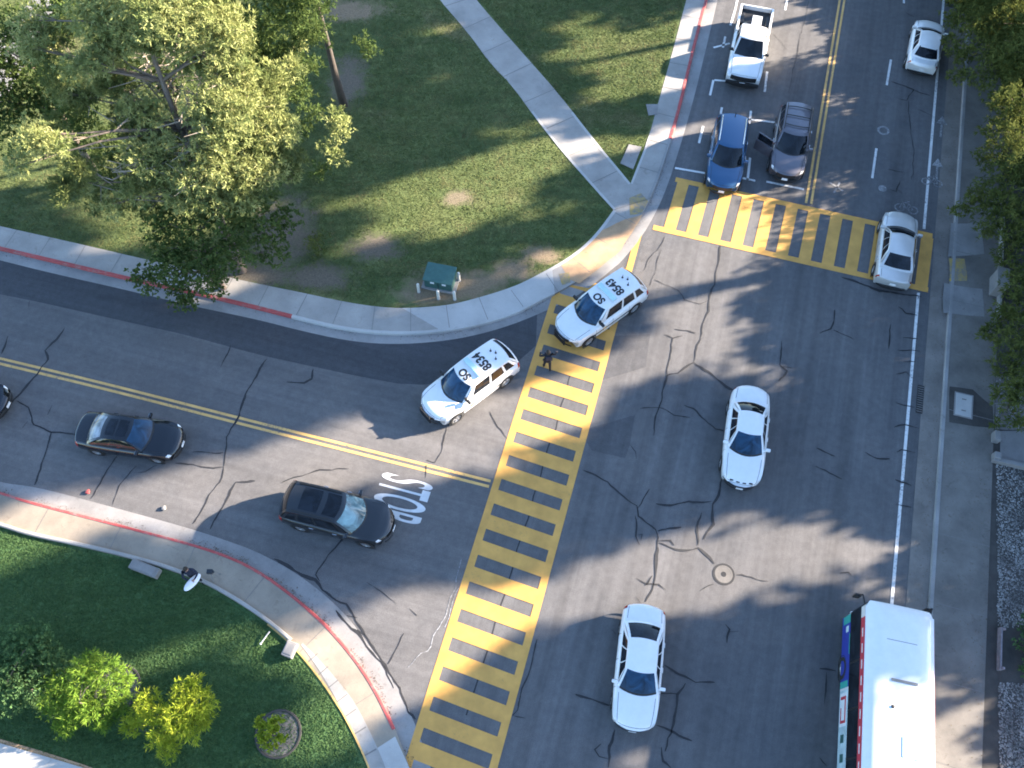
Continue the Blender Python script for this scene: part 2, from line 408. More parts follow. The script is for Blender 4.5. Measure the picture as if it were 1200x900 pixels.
# kerbs: red where painted
def cut(pts, f0, f1):
    d = [0]
    for a, b in zip(pts, pts[1:]): d.append(d[-1] + (b - a).length)
    return [p for p, x in zip(pts, d) if f0 <= x <= f1]
def near(pts, px, z=zt):
    g = G(*px, z); return min(range(len(pts)), key=lambda i: (pts[i] - g).length)
def kerb(pts, mat, name='kerb', inward=1, h=.145, w=.15):
    mb = MB(); profile_sweep(mb, pts, [(-.03 * inward, -.02), (-.012 * inward, h - .03), (.012 * inward, h), (w * inward, h + .002), ((w + .005) * inward, h - .06)])
    return struct(mb.build(name, mat, smooth=False))
nc = resample(nw_curb, .5)
i0, i1, i2, i3 = near(nc, (347, 373)), near(nc, (662, 338)), near(nc, (757, 243)), near(nc, (787, 160))
kerb(nc[:i0 + 1], M['red'], 'red_kerb'); kerb(nc[i0:i1], M['concrete_white']); kerb(nc[i3:], M['red'], 'red_kerb'); kerb(nc[i2 + 2:i3 + 1], M['gutter'])
# pale edge band along lawn tip
mb = MB(); bk = resample(nw_back, .5); j0 = near(bk, (590, 341)); ribbon(mb, bk[j0:], .16, .139, -.08)
ribbon(mb, resample(path_l, .5)[:14], .14, .139, -.07); ribbon(mb, resample(path_r, .5)[:10], .14, .139, .07); ribbon(mb, resample(nsw_l, .5)[:7], .12, .139, -.06)
struct(mb.build('sidewalk_edging', M['concrete_white']))
# bright newer slabs on the corner
def px_poly(name, pp, z, mat, zg=None, depth=None, wob=0, kind='structure'):
    pts = [G(x, y, z if zg is None else zg) for x, y in pp]
    if wob: pts = wobble(resample(pts + [pts[0]], .4)[:-1], wob, .8, z * 100 + pp[0][0])
    return poly_sheet(name, pts, z, mat, depth, kind)
k0, k1 = near(nc, (520, 389)), near(nc, (662, 338)); m0, m1 = near(bk, (470, 361)), near(bk, (653, 310))
poly_sheet('sidewalk', [p for p in nc[k0:k1]] + [p for p in bk[m0:m1]][::-1], .1345, M['concrete_white'])
# curb ramp slope; tan mixes brown stain with warm sunlight put in the colour
px_poly('kerb_ramp', [(657, 309), (684, 290), (702, 272), (722, 262), (752, 250), (742, 272), (727, 292), (700, 316), (678, 331), (668, 327)], .136, M['ramp'], wob=.12)
px_poly('kerb_ramp', [(736, 232), (751, 227), (759, 236), (752, 250), (739, 252)], .1375, M['dome'], wob=.1)
px_poly('kerb_ramp', [(668, 333), (700, 316), (728, 291), (745, 268), (757, 246), (766, 252), (747, 284), (725, 309), (690, 338)], .0175, M['gutter'], wob=.05)
px_poly('kerb_ramp', [(655, 322), (667, 320), (669, 331), (659, 334)], .1385, M['dome'], wob=.1)
# lawn slabs
px_poly('stepping_slab', [(727, 191), (737, 169), (752, 172), (742, 198)], .16, M['concrete_grey'], depth=.1)
px_poly('stepping_slab', [(757, 122), (772, 122), (770, 134), (760, 135)], .15, M['concrete_grey'], depth=.1)
# north-west bare ground
def patch(px, py, rx, ry, seed, mat, z=.121, rot=0., name='bare_ground', amp=.35):
    c = G(px, py, z); return poly_sheet(name, blob(c.x, c.y, rx, ry, seed, amp, rot=rot), z, mat) and None
# distant paved strip beyond the pine
px_poly('footpath', [(-90, 190), (-40, 90), (20, 20), (60, -30), (90, -30), (50, 35), (10, 110), (-50, 210)], .125, M['concrete_grey'])
# ---- south-west
SW_GUT = [(-420, 470), (-60, 545), (0, 566), (40, 570), (105, 587), (160, 602), (225, 620), (270, 635), (300, 646), (340, 667), (375, 692), (407, 722), (432, 755), (455, 786), (475, 822), (487, 850), (500, 885), (520, 945), (545, 1020), (590, 1200)]
SW_CURB = [(-420, 476), (-60, 560), (0, 576), (25, 585), (92, 602), (160, 620), (225, 637), (270, 652), (300, 667), (330, 687), (362, 713), (390, 739), (420, 775), (445, 815), (465, 860), (482, 905), (500, 960), (520, 1040), (555, 1200)]
SW_BACK = [(-420, 515), (-60, 600), (0, 617), (32, 628), (100, 642), (157, 656), (195, 667), (233, 681), (267, 699), (310, 727), (345, 757), (370, 787), (392, 818), (412, 852), (436, 905), (452, 960), (468, 1040), (500, 1200)]
sw_gut = GL(SW_GUT, .012); sw_curb = GL(SW_CURB, zt); sw_back = GL(SW_BACK, zt)
poly_sheet('gutter', sw_gut + sw_curb[::-1], .012, M['concrete_grey'])
poly_sheet('sidewalk', sw_curb + sw_back[::-1], zt, M['concrete_tan'], .16)
sc_ = resample(sw_curb, .4); r1 = near(sc_, (465, 860)); kerb(sc_[:r1], M['red'], 'red_kerb', -1, w=.10)
px_poly('sidewalk', [(440, 878), (463, 863), (482, 905), (505, 975), (455, 975)], .136, M['concrete_white'])
poly_sheet('lawn', sw_back + [Vector((-20, -30, 0)), Vector((-90, -30, 0)), Vector((-90, 4, 0))], .10, M['grass_sw'], .15)
# broad pale edging band of the lower sidewalk with yellow line
sb = resample(sw_back, .3); e0 = near(sb, (345, 757))
mb = MB(); n_ = len(sb) - e0
ribbon(mb, sb[e0:], [min(.55, .1 + .05 * i) for i in range(n_)], .139, .28); struct(mb.build('sidewalk_edging', M['concrete']))
e1 = near(sb, (318, 733)); mb = MB(); ribbon(mb, sb[e1:], .07, .1425, -.02); struct(mb.build('yellow_edge_line', M['yellow_thin']))
mb = MB()
for i in range(e0 + 2, len(sb) - 1, 2):
    n = side(sb, i); a = sb[i]; quad(mb, a + n * .01, a + n * .5, a + n * .5 + (sb[i + 1] - a) * .12, a + n * .01 + (sb[i + 1] - a) * .12, .1425)
struct(mb.build('edging_joints', M['joint']))
# lower-left walkway
px_poly('footpath', [(-140, 845), (-30, 862), (0, 871), (45, 884), (95, 899), (160, 925), (150, 1050), (-140, 1050)], .16, M['concrete_white'], depth=.15)
px_poly('footpath', [(-140, 832), (-30, 856), (0, 866), (45, 879), (95, 895), (150, 915), (160, 925), (95, 902), (45, 887), (0, 874), (-30, 866), (-140, 850)], .125, M['ramp'])
# ---- east side
EG = [(520, 1150 - 1150)]
E_CURB = [RD(-60, -14.95), RD(300, -14.95)]
def line_t(pp, z):   # mean road-frame offset of a traced straight line
    return sum((G(x, y, z)).dot(RT) for x, y in pp) / len(pp)
t_edge = line_t([(1081, 225), (1079, 272), (1072, 350), (1068, 450), (1064, 562), (1060, 675), (1098, 99), (1086, 175)], 0)
t_gut = line_t([(1094, 275), (1085, 365), (1080, 450), (1075, 562), (1070, 675)], 0)
t_curb = line_t([(1120, 150), (1112, 225), (1109, 282), (1105, 375), (1106, 450), (1104, 562), (1103, 675), (1101, 890)], zt)
t_back = line_t([(1159, 282), (1159, 365), (1166, 450), (1165, 507), (1169, 675), (1171, 900)], zt)
print('east offsets', t_edge, t_gut, t_curb, t_back)
S0, S1 = -40, 250
def band(name, ta, tb, z, mat, s0=S0, s1=S1, depth=None): return poly_sheet(name, [RD(s0, ta), RD(s1, ta), RD(s1, tb), RD(s0, tb)], z, mat, depth)
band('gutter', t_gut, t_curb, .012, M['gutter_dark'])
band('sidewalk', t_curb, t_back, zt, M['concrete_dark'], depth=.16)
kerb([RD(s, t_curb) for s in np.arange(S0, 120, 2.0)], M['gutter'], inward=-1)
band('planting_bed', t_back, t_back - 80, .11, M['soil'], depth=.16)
# pale worn panels of the ramp by the crossing, yellow tactile square, dark lid patch
def rq(px0, px1, y0, y1, z): return [(px0, y0), (px1, y0), (px1, y1), (px0, y1)]
px_poly('sidewalk', [(1114, 262), (1150, 262), (1152, 298), (1112, 300)], .134, M['concrete_grey'], wob=.15)
px_poly('sidewalk', [(1107, 332), (1152, 338), (1153, 372), (1106, 366)], .134, M['concrete_grey'], wob=.12)
px_poly('kerb_ramp', [(1113, 303), (1131, 303), (1133, 329), (1112, 330)], .1385, M['dome'], wob=.1)
px_poly('bare_ground', [(1112, 452), (1140, 457), (1164, 476), (1165, 502), (1140, 498), (1112, 496)], .135, M['soil'], wob=.12)
# sidewalk joints
mb = MB()
def joints(front, back, step, z, w=.035):
    fr = resample(front, .15); d = 0; last = fr[0]
    for i, p in enumerate(fr):
        d += (p - last).length; last = p
        if d >= step:
            d = 0; n = side(fr, i); q = min(back, key=lambda b: (b - p).length + 3 * abs((b - p).normalized().dot(Vector((n.y, -n.x, 0)))))
            t = (q - p); t.z = 0
            if t.length > 3.4 or t.length < .5: continue
            u = Vector((-t.y, t.x, 0)).normalized() * w / 2
            quad(mb, p + u, q + u, q - u, p - u, z)
rb = lambda p: resample(p, .15)
joints(nw_curb, rb(nw_back), 1.9, .1375, .025); joints(sw_curb, rb(sw_back), 3.4, .1375, .02)
for s in np.arange(-6, 60, 3.1):
    quad(mb, RD(s, t_curb - .16), RD(s + .03, t_curb - .16), RD(s + .03, t_back), RD(s, t_back), .1372)
pl, pr = resample(path_l, .1), rb(path_r)
for i in range(20, len(pl), 22):
    q = min(pr, key=lambda b: (b - pl[i]).length); t = q - pl[i]
    if t.length < 3.4:
        u = Vector((-t.y, t.x, 0)).normalized() * .018; quad(mb, pl[i] + u, q + u, q - u, pl[i] - u, .1375)
ns, nl = resample(nsw_l, .1), rb(nw_curb)
for i in range(12, len(ns), 20):
    q = min(nl, key=lambda b: (b - ns[i]).length); t = q - ns[i]; u = Vector((-t.y, t.x, 0)).normalized() * .018
    if t.length < 3: quad(mb, ns[i] + u, q + u, q - u, ns[i] - u, .1375)
struct(mb.build('sidewalk_joint_lines', M['joint']))
# ---- asphalt patches
SP = [(-420, 250), (-60, 332), (0, 345), (32, 351), (95, 365), (170, 382), (217, 392), (300, 415), (350, 426), (425, 442), (480, 452), (540, 447), (600, 430), (628, 405)]
sp = GL(SP, .008, 1)
gut_part = [p for p in resample(nw_gut, .4)]; gi = near(gut_part, (640, 364), .012)
poly_sheet('road_patch', sp + gut_part[:gi][::-1], .008, M['asphalt_new'])
px_poly('road_patch', [(680, 505), (744, 487), (739, 520), (732, 537), (694, 528)], .006, M['asphalt_mid'], 0, wob=.05)
px_poly('road_patch', [(752, 288), (768, 270), (755, 320), (705, 480), (684, 500), (700, 440), (735, 345)], .006, M['asphalt2'], 0)
px_poly('road_patch', [(700, 395), (762, 392), (757, 430), (690, 450)], .0065, M['asphalt_mid'], 0, wob=.05)
# ---- cracks
mb = MB(); rng = random.Random(5)
def crack(pp, w=.075, z=.018, jit=.10):
    pts = resample([G(x, y, 0) for x, y in pp], .18)
    pts = wobble(wobble(pts, jit, 1.0, pp[0][0] * .1), .05, 3.1, pp[0][1])
    ph = rng.random() * 9; ws = [w * .85 * (.35 + 1.1 * abs(mnoise.noise(Vector((i * .16 + ph, ph, 0)))) * 1.6 + rng.uniform(0, .35)) for i in range(len(pts))]; ws[0] *= .4; ws[-1] *= .4
    ribbon(mb, pts, ws, z)
for pp, w in [
    ([(75, 385), (66, 398), (54, 409), (57, 420), (40, 442), (22, 464), (6, 480)], .11), ([(9, 394), (3, 415)], .09), ([(34, 352), (33, 360)], .06),
    ([(270, 405), (258, 430)], .09), ([(313, 420), (303, 437), (288, 462), (277, 490), (266, 512), (262, 548)], .10), ([(366, 432), (365, 445), (357, 449), (337, 448)], .1),
    ([(262, 548), (258, 565), (244, 580), (225, 615)], .07), ([(300, 564), (277, 565), (265, 585), (246, 620)], .09), ([(262, 548), (235, 548), (205, 543)], .06), ([(262, 530), (225, 530)], .06),
    ([(330, 566), (350, 558), (374, 551), (410, 550)], .05), ([(20, 470), (33, 478), (40, 497), (60, 506), (95, 509)], .1), ([(60, 508), (53, 535), (40, 568)], .09), ([(33, 495), (27, 502)], .08),
    ([(138, 533), (120, 560), (108, 585)], .06), ([(160, 545), (140, 570), (131, 592)], .06), ([(185, 545), (170, 553), (160, 553)], .05), ([(62, 476), (57, 486)], .05),
    ([(405, 628), (385, 650), (369, 674), (375, 682)], .09), ([(320, 655), (345, 668), (368, 680), (378, 690), (395, 703), (405, 708), (418, 730), (432, 748), (450, 778), (468, 808), (478, 835), (487, 842)], .13),
    ([(395, 716), (405, 730), (423, 748), (437, 765), (448, 782), (462, 805)], .1), ([(407, 722), (420, 724)], .06), ([(428, 745), (418, 738)], .06), ([(474, 742), (455, 778)], .06), ([(479, 715), (486, 722)], .12),
    ([(430, 682), (465, 708)], .03), ([(524, 500), (517, 530), (508, 542), (500, 540)], .06), ([(500, 545), (498, 560)], .06), ([(575, 482), (583, 502), (594, 515)], .05),
    ([(780, 277), (752, 318)], .05), ([(775, 294), (762, 335)], .03), ([(845, 288), (835, 340), (822, 390), (813, 424)], .09), ([(768, 328), (795, 340), (803, 352), (820, 357), (830, 352)], .05),
    ([(813, 424), (795, 437), (780, 440), (774, 470), (765, 510)], .10), ([(813, 424), (830, 436), (850, 452), (860, 458)], .10), ([(800, 394), (788, 396), (786, 412), (782, 440)], .09), ([(778, 393), (788, 398)], .08), ([(790, 385), (815, 391)], .07),
    ([(750, 478), (775, 478), (790, 486), (808, 490)], .06), ([(800, 475), (812, 479), (825, 493), (838, 504), (848, 506)], .09), ([(738, 522), (745, 530), (746, 538)], .05),
    ([(684, 550), (712, 565), (733, 586), (745, 592), (748, 604), (768, 620), (771, 630), (771, 645), (769, 668), (764, 690), (757, 706)], .10), ([(760, 573), (750, 590), (745, 596)], .08), ([(744, 604), (745, 630), (751, 640)], .08),
    ([(747, 628), (753, 628), (752, 635)], .05), ([(771, 621), (785, 618), (799, 618)], .09), ([(771, 634), (785, 634), (790, 640)], .08), ([(772, 636), (790, 645), (806, 645), (818, 640), (830, 652), (836, 660)], .10), ([(818, 640), (817, 622), (822, 600)], .09),
    ([(767, 590), (785, 593), (805, 587), (833, 588)], .08), ([(847, 562), (842, 580), (834, 590), (836, 615), (823, 630)], .10), ([(863, 674), (880, 677), (900, 680)], .06), ([(835, 685), (820, 692)], .04),
    ([(746, 677), (757, 684), (772, 686), (780, 692)], .06), ([(765, 676), (757, 688)], .06), ([(745, 700), (750, 705)], .04),
    ([(778, 780), (795, 790), (815, 798), (838, 799)], .08), ([(803, 800), (793, 814), (793, 835), (787, 860), (780, 880)], .11), ([(768, 812), (793, 814)], .08), ([(768, 848), (790, 859), (812, 866)], .09), ([(774, 875), (777, 890), (786, 899)], .09),
    ([(675, 812), (695, 820), (713, 828)], .09), ([(720, 855), (714, 880), (712, 900)], .10), ([(705, 873), (698, 880), (702, 887), (712, 888)], .08), ([(630, 750), (618, 790), (607, 832), (600, 838), (616, 843)], .08), ([(716, 738), (722, 743)], .08),
    ([(850, 732), (855, 738), (852, 755)], .06), ([(865, 738), (856, 739)], .05),
    ([(978, 364), (974, 385), (960, 390)], .08), ([(977, 386), (990, 393), (1002, 398)], .08), ([(916, 400), (914, 428), (922, 435), (912, 448)], .08), ([(914, 430), (928, 431)], .07), ([(986, 325), (1030, 340), (1080, 348)], .12),
    ([(1043, 380), (1040, 408)], .08), ([(1053, 360), (1062, 368), (1075, 370)], .07), ([(1058, 395), (1075, 398)], .07), ([(1052, 410), (1078, 412)], .06), ([(1050, 438), (1062, 436), (1068, 444)], .05), ([(1058, 424), (1072, 425)], .06),
    ([(955, 525), (978, 535)], .08), ([(957, 547), (988, 561)], .09), ([(1013, 530), (1027, 537), (1042, 538)], .08), ([(1050, 472), (1072, 477)], .07), ([(1047, 500), (1060, 498), (1078, 502)], .07), ([(1050, 530), (1055, 527), (1072, 531)], .07), ([(1049, 562), (1068, 568)], .07), ([(1049, 592), (1068, 594)], .08),
    ([(985, 672), (995, 672), (998, 676)], .06), ([(963, 786), (980, 787)], .09), ([(970, 788), (966, 825)], .07), ([(960, 888), (970, 898)], .06),
    ([(1045, 95), (1070, 106), (1063, 118), (1050, 115)], .07), ([(1070, 106), (1090, 112)], .06), ([(1064, 118), (1066, 150), (1072, 180), (1068, 210)], .05), ([(1075, 128), (1095, 137)], .05), ([(1040, 198), (1058, 202)], .06), ([(1055, 212), (1050, 224), (1042, 222)], .08), ([(1052, 222), (1057, 227)], .08),
    ([(905, 40), (925, 60)], .03), ([(948, 0), (932, 70), (924, 110)], .03), ([(1060, 15), (1072, 20)], .05),
    ]: crack(pp, w)
for a, b in [((700, 401), (698, 405))]: pass
# seam through the crosswalk bays
seam = [RD(s, 2.75 - .012 * s) for s in np.arange(3, 19.5, .5)]; ribbon(mb, wobble(seam, .1, .9, 3), .06, .0055)
struct(mb.build('road_cracks', M['seal'], recalc=False))
# ---- markings
my = MB()
def rpoly(mb, s0, s1, t0, t1, z=.014): quad(mb, RD(s0, t0), RD(s1, t0), RD(s1, t1), RD(s0, t1), z)
# crosswalk across the side street
TL, TRr = 4.53, 1.12
rpoly(my, -3.4, 24.6, TL, TL - .32); rpoly(my, -3.4, 28.2, TRr + .22, TRr - .1)
sk = -.045     # bars lean slightly
k = 0; s = 19.74 + .6 + 3 * 1.2
while s > -3:
    h = .33
    a = [RD(s + h + .10, TL - .32), RD(s + h - .08, TRr + .22), RD(s - h - .08, TRr + .22), RD(s - h + .10, TL - .32)]
    quad(my, *a, .014); s -= 1.2
struct(my.build('side_crosswalk_paint', M['yellow'], recalc=False))
my = MB()
sA, sB = 28.45, 32.0
rpoly(my, sA - .12, sA + .2, .55, -13.5); rpoly(my, sB - .2, sB + .12, .05, -13.5)
for i in range(12):
    t = -.35 - i * (13.15 - .3) / 11
    quad(my, RD(sA + .2, t + .31 + .05), RD(sB - .2, t + .31 - .05), RD(sB - .2, t - .31 - .05), RD(sA + .2, t - .31 + .05), .014)
struct(my.build('main_crosswalk_paint', M['yellow'], recalc=False))
my = MB()
cl = GL([(-300, 352), (0, 423), (125, 453), (300, 498), (420, 528), (574, 567)], .014, 2); cl = resample(cl, .6)
ribbon(my, cl, .13, .014, .13); ribbon(my, cl, .13, .014, -.13)
tyl = line_t([(988, 0), (949, 225), (968, 110)], 0)
rpoly(my, 32.3, 200, tyl + .07, tyl + .2); rpoly(my, 32.3, 200, tyl - .2, tyl - .07)
struct(my.build('yellow_centre_lines', M['yellow_thin'], recalc=False))
mw = MB()
rpoly(mw, 32.3, 120, t_edge - .07, t_edge + .07); rpoly(mw, -20, 28.2, t_edge - .07, t_edge + .07)
def pline(a, b, w=.13): 
    p, q = G(*a), G(*b); ribbon(mw, [p, q], w, .0145)
for a, b in [((1044, 70), (1039, 100)), ((1027, 174), (1022, 209)), ((1061, -22), (1059, 4)), ((864, 0), (862, 10)), ((824, 148), (819, 168)), ((836, 94), (832, 112)), ((899, 84), (896, 108)), ((924, -8), (920, 12)), ((879, 185), (876, 211)),
             ((791, 197), (826, 203)), ((866, 208), (885, 212)), ((898, 213), (942, 222)), ((877, 140), (912, 144)), ((837, 94), (850, 95)), ((836, 56), (855, 51)), ((850, 43), (847, 56)), ((880, 130), (878, 145)), ((846, 126), (844, 136)),
             ((862, 10), (856, 30))]: pline(a, b)
struct(mw.build('white_lane_lines', M['white_paint'], recalc=False))
mw = MB()
# worn cycle-lane symbols
def ring(c, r, w=.05):
    pts = [c + Vector((math.cos(t), math.sin(t), 0)) * r for t in np.linspace(0, 2 * math.pi, 15)]; ribbon(mw, pts, w, .0145)
def bike(px, sc=1.0):
    c = G(*px); f = RS * sc; l = RT * sc
    ring(c - l * .35 , .24 * sc, .07); ring(c + l * .35, .24 * sc, .07)
    for p in [[c - l * .35, c - l * .1 + f * .4, c + l * .22 + f * .42, c + l * .35], [c - l * .1 + f * .4, c, c + l * .22 + f * .42], [c, c - l * .35], [c - l * .14 + f * .52, c - l * .02 + f * .5]]: ribbon(mw, p, .07, .0145)
bike((1062, 245), 1.0); bike((1092, 214), .9)
for px in ((1103, 150), (1098, 200)):
    c = G(*px); ribbon(mw, [c - RS * .7, c + RS * .3], .12, .0145); mw.add([Vector((*(c + RS * .9).xy, .0145)), Vector((*(c + RS * .3 + RT * .3).xy, .0145)), Vector((*(c + RS * .3 - RT * .3).xy, .0145))], [(0, 1, 2)])
c = G(1035, 153); ring(c, .28, .12); c = G(1034, 221); ring(c, .12, .2)
for a, b in [((972, 214), (988, 224)), ((984, 214), (977, 226))]: pline(a, b, .1)
for pp in [[(541, 655), (533, 690), (520, 725), (500, 762), (478, 781)], [(537, 690), (529, 710), (522, 735)]]:
    p = wobble(resample([G(*q) for q in pp], .2), .12, 2, 4); ribbon(mw, p, .035, .0145)
struct(mw.build('worn_white_marks', M['white_worn'], recalc=False))
# STOP lettering
def text_obj(name, body, size, mat, loc, rotz, sx=1.0, sy=1.0, parent=None, bold=0.0, spacing=1.0):
    cu = bpy.data.curves.new(name, 'FONT'); cu.body = body; cu.size = size; cu.align_x = 'CENTER'; cu.align_y = 'CENTER'; cu.offset = bold; cu.space_character = spacing; cu.fill_mode = 'FRONT'
    o = bpy.data.objects.new(name, cu); COL.objects.link(o)
    dg = bpy.context.evaluated_depsgraph_get(); me = bpy.data.meshes.new_from_object(o.evaluated_get(dg))
    bpy.data.objects.remove(o); bpy.data.curves.remove(cu)
    me.materials.clear(); me.materials.append(mat)
    for v in me.vertices: v.co.x *= sx; v.co.y *= sy
    r = bpy.data.objects.new(name, me); COL.objects.link(r); r.location = loc; r.rotation_euler = (0, 0, rotz)
    if parent: r.parent = parent
    return r
c = G(467, 583); th = math.atan2(*(G(500, 590) - G(440, 574)).yx)
o = text_obj('stop_lettering', 'STOP', 1.0, M['stop_paint'], (c.x, c.y, .0145), th - math.pi / 2, .84, 3.3, bold=.012)
struct(o)
# ---- manhole and drain
def manhole(px, r, label):
    c = G(*px); t = thing('manhole_cover', label, 'manhole', (c.x, c.y, 0))
    mb = MB(); mb.lathe([(r * 1.0, .0), (r, .016), (r * .86, .018), (r * .84, .013), (0, .013)], (0, 0, 0), 28); mb.build('cover', M['iron'], t)
    mb = MB(); mb.lathe([(r * 1.25, .004), (r * 1.24, .012), (r * 1.02, .012), (r * 1.02, .004)], (0, 0, 0), 28); mb.build('seal_ring', M['seal'], t)
    mb = MB(); mb.lathe([(r * .3, .013), (r * .28, .02), (r * .16, .02), (0, .018)], (0, 0, 0), 16); mb.build('boss', M['black'], t)
    return t
manhole((848, 673), .38, 'round manhole cover ringed with black sealant in the main road')
c = G(1129, 475, .13); t = thing('utility_vault', 'pale rectangular utility vault lid in a dark soil patch of the right sidewalk', 'utility lid', (c.x, c.y, .135), RA)
mb = MB(); mb.box((0, 0, .02), (1.15, .72, .04), bev=.012); mb.build('lid', M['concrete_white'], t)
mb = MB(); mb.box((0, 0, .006), (1.28, .85, .02)); mb.build('collar', M['concrete_grey'], t)
for x in (-.3, .3):
    mb = MB(); mb.box((x, 0, .043), (.05, .2, .012)); mb.build('lifting_slot', M['joint'], t)
c = G(1078, 468, 0); t = thing('storm_drain', 'dark storm drain grate in the gutter beside the white edge line', 'drain', (c.x, c.y, .012), RA)
mb = MB(); mb.box((0, 0, .006), (1.5, .3, .012)); mb.build('grate', M['black'], t)
mb = MB()
for i in range(12): mb.box((-.66 + i * .12, 0, .014), (.03, .26, .012))
mb.build('bars', M['joint'], t)
# ---- transformer cabinet and bollards
c = G(517, 331, .12); t = thing('transformer_cabinet', 'green electrical transformer cabinet on a concrete pad at the corner lawn', 'transformer', (c.x, c.y, .12), R(-13))
mb = MB(); mb.box((0, 0, .05), (1.75, 1.15, .1), bev=.02); mb.build('pad', M['concrete_grey'], t)
W2, D2, HH = .70, .47, .78
mb = MB()
prof = [(-D2, .1), (-D2, HH * .9), (-D2 + .03, HH), (D2, HH + .08), (D2, .1)]
mb.grid([[Vector((-W2, y, z)) for y, z in prof], [Vector((W2, y, z)) for y, z in prof]])
for s_ in (-1, 1): mb.add([Vector((W2 * s_, y, z)) for y, z in prof], [tuple(range(5))])
mb.build('cabinet', M['boxgreen'], t)
mb = MB(); mb.box((0, -.04, HH + .05), (1.5, 1.06, .05), bev=.015, rot=Matrix.Rotation(R(4.5), 4, 'X')); mb.build('hood', M['boxgreen'], t)
for x in (-.3, .3):
    mb = MB(); mb.box((x, -D2 - .008, .55), (.2, .012, .13)); mb.build('warning_sticker', M['plate'], t)
mb = MB(); mb.box((0, -D2 - .012, .42), (.02, .02, .6)); mb.build('door_seam', M['black'], t)
bl = ['white bollard at the far left of the green cabinet', 'white bollard in front of the green cabinet', 'white bollard at the front right corner of the green cabinet', 'white bollard close behind the right side of the green cabinet']
for i, (px, py) in enumerate([(491, 342), (514, 350), (533, 351), (538, 329)]):
    c = G(px, py, .12)
    t = thing('bollard', bl[i], 'bollard', (c.x, c.y, .12), 0, 'bollards around the cabinet')
    mb = MB(); mb.lathe([(.075, 0), (.075, .62), (.07, .68), (.045, .715), (0, .725)], (0, 0, 0), 14); mb.build('post', M['bollard'], t, True)
    mb = MB(); mb.lathe([(.10, 0), (.10, .02), (.075, .035)], (0, 0, 0), 14); mb.build('collar', M['concrete_grey'], t)
# ---- low wall on the lower left sidewalk
wl = [i for i in range(len(sb))]; w0, w1, w2 = near(sb, (-60, 598)), near(sb, (345, 757)), 0
wall = MB(); seg = [p + side(sb, i) * 0 for i, p in enumerate(sb)][w0:w1]
profile_sweep(wall, seg, [(.02, .08), (.02, .24), (.06, .26), (.14, .26), (.17, .24), (.17, .02)])
wo = wall.build('low_wall', M['concrete'], None); tag(wo, 'thin pale low kerb wall between lower left lawn and sidewalk', 'low wall', kind='thing')
for (px, py, dx, dy, lab) in [(172, 668, 1.3, .42, 'flat grey concrete block set in the low wall near the person'), (341, 762, .45, .62, 'pale concrete block at the end of the low wall by the post')]:
    c = G(px, py, .1); mb = MB(); mb.box((0, 0, .17), (dx, dy, .34), bev=.03); mb.box((0, 0, .35), (dx * .8, dy * .7, .03), bev=.01)
    o = mb.build('concrete_block', M['concrete_grey']); o.location = (c.x, c.y, .10); o.rotation_euler = (0, 0, R(-20)); tag(o, lab, 'block')
a_, b_ = G(316, 740, .28), G(305, 755, .2); t = thing('drain_pipe', 'thin white pipe poking out from the low wall over the lower left lawn', 'pipe', (a_.x, a_.y, .1))
mb = MB(); mb.tube([a_ - t.location, b_ - t.location], .03, 10); mb.build('pipe', M['bollard'], t)
mb = MB(); dd = (b_ - a_).normalized(); mb.tube([b_ - t.location - dd * .06, b_ - t.location], .042, 10); mb.build('end_collar', M['plate'], t)
# things along the right bed
c = G(1166, 336, .2); mb = MB(); mb.box((0, 0, .45), (1.1, .5, .9), bev=.03); mb.box((0, 0, .92), (1.18, .58, .06), bev=.015)
o = mb.build('utility_cabinet', M['concrete_grey']); o.location = (c.x, c.y, .11); o.rotation_euler = (0, 0, RA); tag(o, 'pale grey low cabinet at the edge of the right planting', 'cabinet')
mb = MB(); fe = [RD(s, t_back + .02, 0) for s in np.arange(27.6, 34.5, .5)]; profile_sweep(mb, fe, [(.06, .1), (.06, .42), (-.06, .42), (-.06, .1)])
o = mb.build('low_wall', M['concrete']); tag(o, 'pale low kerb wall behind the right sidewalk at the crossing', 'low wall', kind='thing')
c = G(1182, 545, .1); d = (G(1204, 551, .1) - G(1162, 541, .1)); mb = MB(); mb.box((0, 0, .16), (d.length, .2, .3), bev=.02)
o = mb.build('low_wall', M['concrete_grey']); o.location = (c.x, c.y, .11); o.rotation_euler = (0, 0, math.atan2(d.y, d.x)); tag(o, 'short pale wall across the top of the gravel bed', 'low wall', kind='thing')
for px, py, lab in [(1165, 514, 'upright pale stone block under the right shrubs'), (1165, 537, 'small pale stone block at the end of the short wall')]:
    c = G(px, py, .12); mb = MB(); mb.box((0, 0, .2), (.5 if py < 520 else .34, .3, .42), bev=.06)
    o = mb.build('stone_block', M['concrete_grey']); o.location = (c.x, c.y, .12); o.rotation_euler = (0, 0, RA); tag(o, lab, 'stone')
px_poly('footpath', [(1172, 505), (1215, 505), (1215, 546), (1172, 540)], .128, M['concrete_grey'])
c = G(1169, 761, .1); t = thing('timber_edging', 'weathered timber edging board along the right sidewalk by the planter', 'edging board', (c.x, c.y, .11), RA)
mb = MB(); mb.box((0, 0, .16), (1.75, .07, .30), bev=.01); mb.build('board', M['wood'], t)
for x in (-.8, .8):
    mb = MB(); mb.box((x, -.07, .2), (.09, .09, .42), bev=.01); mb.build('stake', M['wood'], t)
